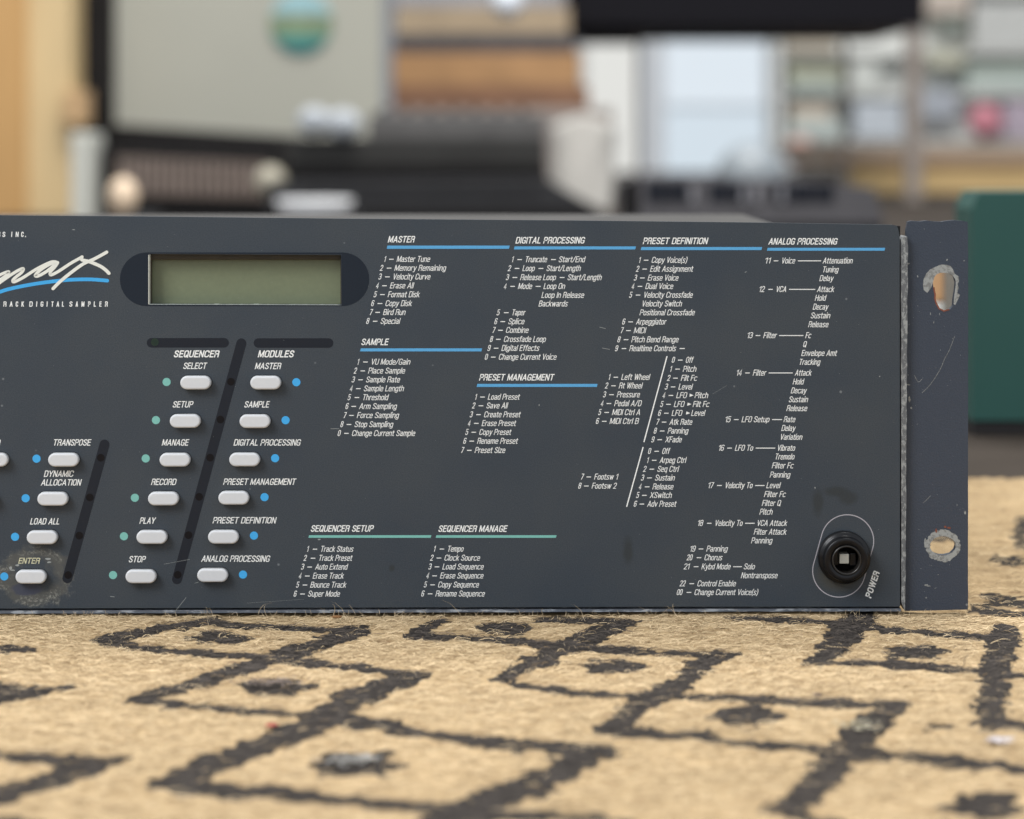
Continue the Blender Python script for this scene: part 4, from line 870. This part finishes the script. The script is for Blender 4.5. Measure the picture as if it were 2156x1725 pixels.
# black framed grey board
D = 5.4; T = thing('framed_board', 'large grey board in a black frame with a round landscape badge', 'board', base(500, D))
bb('board', 205, 808, -140, 300, D, .02, mat('grey_laminate', (.36, .355, .30), .6, var=.04, scale=4), T)
bb('frame_post', 168, 238, -140, 900, D - .03, .06, K_BLK, T, to_floor=True)
fr = prism_bm([(at(x, y, D - .03).x, at(x, y, D - .03).z) for x, y in ((230, 262), (640, 288), (640, 322), (230, 318))], D - D0 - .03, D - D0 + .02)
keep(obj('frame_rail', fr, K_BLK), T)
bb('edge_shadow', 806, 826, -140, 600, D - .005, .03, mat('shadow_grey', (.20, .21, .23), .5), T, to_floor=True)  # grey-blue strip paints the thin shadow at the board's right edge
def disc_band(cx, cy, r, y0, y1, D, m, nm, parent):
    pts = []
    for i in range(49):
        yy = y0 + (y1 - y0) * i / 48; h = math.sqrt(max(0, r * r - (yy - cy) ** 2)); pts.append((cx + h, yy))
    L = pts + [(2 * cx - x, y) for x, y in pts[::-1]]; L = [p for i, p in enumerate(L) if i == 0 or (abs(p[0] - L[i - 1][0]) + abs(p[1] - L[i - 1][1])) > .01]
    q = [at(x, y, D) for x, y in L]
    if (q[0] - q[-1]).length < 1e-5: q.pop()
    keep(obj(nm, prism_bm([(v.x, v.z) for v in q], q[0].y, q[0].y + .002), m), parent)
BG = obj('round_badge', lathe_bm([(.0005, 0), (.071, 0), (.0716, .003)], at(634, 48, D - .004).x, at(634, 48, D - .004).z, 40), mat('badge_back', (.16, .26, .22), .5)); 
for v in BG.data.vertices: v.co.y += D - D0 - .0025
keep(BG, T)
disc_band(634, 48, 64, -16, 32, D - .008, mat('badge_sky', (.27, .44, .47), .5, var=.15, scale=30), 'badge_sky', T)
disc_band(634, 48, 64, 32, 62, D - .008, mat('badge_land', (.17, .20, .10), .5, var=.25, scale=30), 'badge_land', T)
disc_band(634, 48, 64, 62, 82, D - .008, mat('badge_shore', (.13, .27, .19), .5, var=.15, scale=30), 'badge_shore', T)
disc_band(634, 48, 64, 82, 112, D - .008, mat('badge_sea', (.012, .15, .145), .5, var=.1, scale=30), 'badge_sea', T)
# amplifier with ribbed grille
D = 4.7; T = thing('ribbed_amplifier', 'brown-grey ribbed amplifier under the black-framed board', 'amplifier', base(400, D))
bb('case', 150, 590, 312, 900, D + .012, .2, K_BLK, T, to_floor=True)
m1 = mat('brown_grille', (.20, .155, .13), .6, var=.2, scale=30)
for i in range(17): bb('rib', 248 + i * 18.5, 248 + i * 18.5 + 13, 330 + i * .8, 410 + i * .5, D, .014, m1, T, .001)
o = obj('cream_ornament', ball_bm(at(259, 414, 3.8), .0236, 1, 1, 1.3), mat('cream_glaze', (.80, .62, .44), .4)); o['label'] = 'small egg-shaped cream ornament in front of the amplifier'; o['category'] = 'ornament'
o = bb('ornament_plinth', 215, 305, 456, 900, 3.8, .1, K_DK, None, .002, True); o['label'] = 'low dark plinth under the cream ornament'; o['category'] = 'plinth'
o = obj('beige_knob', ball_bm(at(570, 383, 4.4), .030), mat('beige_knob', (.38, .35, .27), .5)); keep(o, T)
# synthesizer stack
D = 4.4; T = thing('keyboard', 'dark grey keyboard with a light top panel, upper one of the stack behind the display', 'keyboard', base(880, D))
bb('body', 606, 1150, 290, 352, D, .12, mat('keyboard_grey', (.034, .033, .031), .6, spec=.2, var=.15, scale=10), T, .006)
bb('control_panel', 775, 1148, 240, 294, D + .04, .10, mat('keyboard_top', (.095, .09, .086), .6, var=.25, scale=25), T, .006)
bb('base_slab', 596, 1152, 348, 380, D + .004, .12, K_BLK, T, .004)
for i in range(7): bb('knob', 800 + i * 48, 818 + i * 48, 226, 244, D + .05, .01, K_DK, T, .003)
for i, (x, y, r) in enumerate(((662, 256, 36), (722, 262, 38))):
    o = obj('white_cloth_bundle', ball_bm(at(x, y, D - .02), r * D / F, 1, .8, .85), mat('white_cloth', (.40, .425, .45), .8, bump=.6, bscale=60)); o['label'] = ('crumpled white bundle on the left end of the keyboard', 'crumpled white bundle on the keyboard, just right of its twin')[i]; o['category'] = 'cloth'
D = 4; T = thing('flat_synthesizer', 'flat black synthesizer with a sloping right end, lowest in the stack', 'synthesizer', base(900, D))
keep(obj('body', prism_bm([(at(x, y, D).x, at(x, y, D).z) for x, y in ((562, 384), (1150, 378), (1205, 410), (1272, 446), (1272, 500), (562, 500))], D - D0, D - D0 + .14), K_DK), T)
bb('front_lip', 565, 1262, 438, 900, D - .004, .1, K_BLK, T, .002, True)
bb('top_strip', 640, 1140, 398, 404, D - .003, .01, K_BLK, T, .001)
o = obj('white_bowl', lathe_bm([(.0003, 0)], 0, 0, 3), None); bpy.data.objects.remove(o)
b = bmesh.new(); c = at(662, 452, 3.5); pr = []
for r, h in ((.030, -.004), (.050, .004), (.058, .022), (.056, .023), (.001, .018)): pr.append([b.verts.new((c.x + r * math.cos(2 * math.pi * i / 40), c.y + r * math.sin(2 * math.pi * i / 40), c.z + h)) for i in range(40)])
for k in range(len(pr) - 1):
    for i in range(40): b.faces.new((pr[k][i], pr[k][(i + 1) % 40], pr[k + 1][(i + 1) % 40], pr[k + 1][i])).smooth = True
o = obj('white_bowl', b, mat('white_china', (.80, .80, .80), .4)); o['label'] = 'shallow white dish just over the top edge of the sampler'; o['category'] = 'dish'
o = bb('dish_stand', 600, 724, 456, 900, 3.4, .16, K_DK, None, .002, True); o['label'] = 'dark block holding up the white dish'; o['category'] = 'stand'
# boxes stacked on a grey cabinet
D = 6.4; T = thing('grey_cabinet', 'taupe grey cabinet carrying the pile of coloured boxes', 'cabinet', base(1010, D))
bb('body', 822, 1290, 228, 900, D, .35, mat('taupe_laminate', (.26, .225, .20), .6, var=.06, scale=4), T, .004, True); bb('door', 832, 1280, 240, 880, D - .008, .008, mat('taupe_door', (.24, .205, .185), .6), T, .002)
for nm, y0, y1, x0, x1, c, lb in (('brown_box', 181, 228, 828, 1240, (.20, .10, .055), 'dark brown box at the bottom of the pile on the cabinet'), ('orange_box', 110, 181, 822, 1222, (.37, .205, .09), 'orange wooden box second from the bottom of the pile'), ('dark_binder', 74, 110, 830, 1215, (.045, .045, .055), 'charcoal binder lying between the orange and tan boxes'), ('tan_box', 14, 74, 834, 1200, (.34, .26, .17), 'tan cardboard box near the top of the pile'), ('grey_box', -60, 14, 826, 1190, (.28, .28, .30), 'grey box on top of the pile, cut by the picture edge')):
    o = bb(nm, x0, x1, y0, y1, D, .3, mat(nm, c, .7, var=.15, scale=12), None, .003); o['label'] = lb; o['category'] = 'binder' if 'binder' in nm else 'box'; o['group'] = 'boxes piled on the cabinet'
T = thing('pendant_lamp', 'round white globe lamp hanging at the top edge left of the black table', 'lamp', at(1068, 4, 5.8))
keep(obj('globe', ball_bm(at(1068, 4, 5.8), 34 * 5.8 / F), mat('globe_glass', (.72, .76, .84), .4)), T)
c = at(1068, -30, 5.8); keep(obj('cord', box_bm(c.x - .002, c.x + .002, c.y - .002, c.y + .002, c.z, c.z + 1.5), K_BLK), T)
# black topped table
D = 6.6; T = thing('black_table', 'black-topped table on thin taupe metal legs in front of the window', 'table', base(1530, D))
bb('table_top', 1118, 1950, -40, 56, D, .5, mat('black_lacquer', (.007, .0065, .009), .6, spec=.1), T, .004); bb('under_top_shadow', 1150, 1340, 50, 92, D + .06, .03, K_BLK, T, .003)  # short black board paints the shadow below the top's left end
M_LEG = mat('taupe_metal', (.24, .205, .18), .45)
bb('leg', 1120, 1152, 56, 900, D + .01, .02, M_LEG, T, .002, True); bb('leg', 1908, 1942, 56, 900, D + .01, .016, M_LEG, T, .002, True)
bb('leg', 1340, 1350, 56, 900, D + .47, .01, M_LEG, T, .001, True); bb('leg', 1775, 1785, 56, 900, D + .47, .01, M_LEG, T, .001, True)
# window
D = 13.2; T = thing('window', 'bright white window with a grey mullion behind the table', 'window', base(1450, D))
def glow(nm, col, e): 
    m, t, p = new_mat(nm); p.inputs['Base Color'].default_value = (.1, .1, .1, 1); p.inputs['Emission Color'].default_value = (*col, 1); p.inputs['Emission Strength'].default_value = e; return m
bb('pane', 1235, 1345, -100, 500, D, .01, glow('pane_glow_warm', (.80, .80, .76), .58), T, 0)
bb('pane', 1400, 1650, -100, 222, D, .01, glow('pane_glow', (.72, .80, .87), .62), T, 0)
bb('pane', 1400, 1650, 228, 500, D, .01, glow('pane_glow_low', (.66, .76, .84), .60), T, 0)
bb('mullion', 1345, 1400, -110, 520, D - .03, .05, mat('window_paint', (.80, .84, .88), .5, emit=0), T, .004); bb('transom', 1400, 1650, 220, 232, D - .02, .03, mat('window_rail', (.70, .76, .8), .5), T, .002)
bb('frame_stile', 1215, 1235, -110, 520, D - .03, .05, mat('stile_paint', (.7, .68, .64), .5), T, .004); bb('frame_stile', 1650, 1672, -110, 520, D - .03, .05, mat('stile_paint2', (.7, .7, .68), .5), T, .004)
# white sack
D = 5.8; b = bmesh.new(); rings = []
for k in range(22):
    yy = 244 + k * 10.5 if k < 21 else 900; c0 = at(1228, yy, D); t = k / 21
    hw = (.080 * (1 - .85 * (1 - min(1, k / 2.5)) ** 2)) * (1 + .015 * math.sin(k * .6)) * (1 - .12 * t); ring = []
    for i in range(32):
        a = 2 * math.pi * i / 32; f = 1 + .05 * math.sin(5 * a + k * .3)
        ring.append(b.verts.new((c0.x + hw * f * math.copysign(abs(math.cos(a)) ** .6, math.cos(a)), c0.y + .06 * f * math.sin(a), c0.z if k < 21 else FL)))
    rings.append(ring)
for k in range(21):
    for i in range(32): b.faces.new((rings[k][i], rings[k][(i + 1) % 32], rings[k + 1][(i + 1) % 32], rings[k + 1][i])).smooth = True
b.faces.new(rings[0]); bmesh.ops.recalc_face_normals(b, faces=b.faces[:])
o = obj('white_sack', b, mat('white_canvas', (.52, .50, .46), .85, bump=.5, bscale=40)); o['label'] = 'upright cream-white cloth sack between the stack of keyboards and the small mixer'; o['category'] = 'sack'
# dome
D = 4.8; o = obj('glass_dome', ball_bm(at(1580, 368, D), 72 * D / F, 1, 1, .95), mat('pale_dome', (.26, .29, .31), .4)); o['label'] = 'pale grey dome behind the small mixer'; o['category'] = 'dome'
o = bb('dome_stand', 1500, 1660, 430, 900, D, .06, K_DK, None, .003, True); o['label'] = 'dark stand beneath the pale grey dome'; o['category'] = 'stand'
# mixer
D = 2.592; T = thing('mixer', 'small slate mixer with light faders, just over the right of the sampler', 'mixer', base(1590, D))
def q3(lst, y0, y1, m, nm):
    keep(obj(nm, prism_bm([(at(x, y, D).x, at(x, y, D).z) for x, y in lst], y0, y1), m), T)
yb = D - D0
q3([(1312, 388), (1345, 374), (1530, 374), (1540, 380), (1700, 381), (1840, 396), (1862, 470), (1312, 470)], yb, yb + .10, mat('mixer_face', (.11, .105, .11), .6, spec=.2, var=.1, scale=20), 'body')
q3([(1310, 386), (1345, 372), (1345, 455), (1310, 462)], yb - .002, yb, K_BLK, 'end_cheek')
M_SL = mat('mixer_slate', (.016, .018, .025), .6, spec=.15, var=.15, scale=30)
for i in range(9):
    if i in (2, 5): continue
    x = 1362 + i * 44; q3([(x, 382 + i * .8), (x + 40, 382 + i * .8), (x + 40, 424), (x, 424)], yb - .003, yb, M_SL, 'channel_strip')
for x in (1452, 1586, 1560, 1640): q3([(x, 392), (x + 12, 392), (x + 12, 426), (x, 426)], yb - .006, yb - .003, mat('fader_cap', (.24, .235, .25), .5), 'fader')
q3([(1340, 450), (1860, 452), (1862, 1200), (1340, 1200)], yb + .004, yb + .09, K_DK, 'stand')
# white shelf unit with odds and ends
D = 10; T = thing('white_shelf', 'white shelf unit at the right holding books and small coloured things', 'shelf', base(1930, D))
M_WS = mat('white_shelf_paint', (.86, .87, .84), .6, var=.06, scale=3)
bb('back_board', 1640, 2320, -140, 330, D + .2, .02, M_WS, T, .001)
for y in (-25, 108, 196, 292): bb('shelf_board', 1640, 2320, y, y + 9, D, .2, mat('shelf_edge', (.74, .74, .70), .6), T, .001)
bb('upright', 1632, 1646, -140, 900, D, .2, M_WS, T, .001, True); bb('upright', 2320, 2334, -140, 900, D, .2, M_WS, T, .001, True)
items = [('book', 1655, 1762, 86, 108, (.58, .46, .30), 'cream spine book lying on the upper shelf behind the table'), ('book', 1660, 1775, 140, 166, (.30, .30, .12), 'olive book lying on the white shelf'), ('book', 1668, 1768, 166, 196, (.22, .30, .24), 'grey-green book under the olive one'), ('tin', 1668, 1750, 222, 250, (.62, .48, .32), 'peach tin on a pale green box, lowest white shelf'), ('box', 1665, 1780, 250, 292, (.42, .50, .46), 'pale green-grey box under the peach tin'), ('box', 1800, 1900, 214, 292, (.50, .56, .64), 'pale blue box left of the right table leg'), ('box', 1790, 1850, 130, 196, (.62, .64, .58), 'off-white box next to the olive book'), ('box', 1925, 2015, 190, 250, (.24, .28, .36), 'slate blue box right of the table leg'), ('book', 2040, 2200, 132, 155, (.09, .17, .10), 'dark green book at the far right'), ('book', 1956, 2030, 104, 140, (.42, .40, .24), 'olive cream book beside the dark green one'), ('box', 2035, 2200, 155, 196, (.40, .50, .44), 'mint green box under the dark green book'), ('box', 2050, 2220, 6, 108, (.50, .50, .47), 'large light grey box on the upper right shelf'), ('box', 1950, 2040, -40, 30, (.52, .38, .28), 'peach coloured box at the top right edge'), ('box', 2116, 2180, 214, 292, (.34, .22, .34), 'mauve box beside the pink ball'), ('book', 1990, 2030, 40, 60, (.08, .14, .09), 'small dark green notebook above the olive cream book')]
for i, (nm, x0, x1, y0, y1, c, lb) in enumerate(items):
    c = tuple(q * .62 + g_ * .38 for q, g_ in zip(c, (.72, .73, .70)))
    o = bb(nm, x0, x1, y0, y1, D - .02 + .001 * i, .14, mat('item_paint', c, .6, var=.12, scale=20, spec=.2), None, .003); o['label'] = lb; o['category'] = nm; o['group'] = 'odds and ends on the white shelf'
o = obj('ball', ball_bm(at(2074, 256, D - .1), 36 * D / F), mat('pink_rubber', (.66, .25, .30), .5)); o['label'] = 'pink ball on the white shelf at the far right'; o['category'] = 'ball'
o = obj('ball', ball_bm(at(1684, 318, 8.8), 32 * 8.8 / F), mat('coral_rubber', (.56, .34, .28), .5)); o['label'] = 'coral ball behind the small mixer'; o['category'] = 'ball'
# wooden bench
D = 7.8; T = thing('wooden_bench', 'long honey-coloured wooden bench under the white shelf', 'bench', base(2000, D))
W_H = mat('honey_wood', (.60, .42, .19), .5, var=.15, scale=6, stretch=(.6, 3, 6)); W_B = mat('brown_wood', (.33, .21, .12), .5, var=.15, scale=6)
bb('bench_top', 1750, 2400, 332, 350, D, .4, W_B, T, .003); bb('front_board', 1790, 2400, 350, 425, D + .02, .02, W_H, T, .003)
bb('lower_board', 1640, 2400, 425, 900, D + .04, .02, mat('tan_board', (.50, .33, .16), .5), T, .003, True); bb('riser', 1640, 2400, 304, 332, D + .2, .02, mat('taupe_riser', (.30, .25, .20), .6), T, .002)
# green case
D = 1.33; T = thing('green_case', 'dark green case standing on the floor at the right behind the rug', 'case', base(2240, D))
gp = [(at(x, y, D).x, at(x, y, D).z) for x, y in ((2046, 440), (2062, 404), (2480, 402), (2480, 886), (2046, 886))]
keep(obj('shell', prism_bm(gp, D - D0, D - D0 + .05), mat('green_shell', (.019, .080, .066), .5, var=.08, scale=8)), T)
bb('base_shadow_strip', 2048, 2478, 886, 900, D + .002, .04, mat('base_shadow_black', (.012, .010, .010), .6), T, .001, True)  # black strip paints the base shadow together with the dark bottom edge
# boxes seen through the upper ear hole
o = bb('cardboard_box', 1950, 1993, 520, 636, 1.14, .05, mat('peach_card', (.62, .38, .20), .7), None, .002); o['label'] = 'peach cardboard box glimpsed through the upper hole of the rack ear'; o['category'] = 'box'
o = bb('white_block', 1950, 1993, 636, 900, 1.14, .05, mat('white_block', (.72, .74, .72), .6), None, .002, True); o['label'] = 'white block under the peach box, seen through the ear hole'; o['category'] = 'block'
o = bb('grey_carton', 1994, 2026, 520, 900, 1.13, .04, mat('grey_carton', (.20, .19, .165), .6), None, .002, True); o['label'] = 'grey carton beside the white block behind the rack ear'; o['category'] = 'carton'
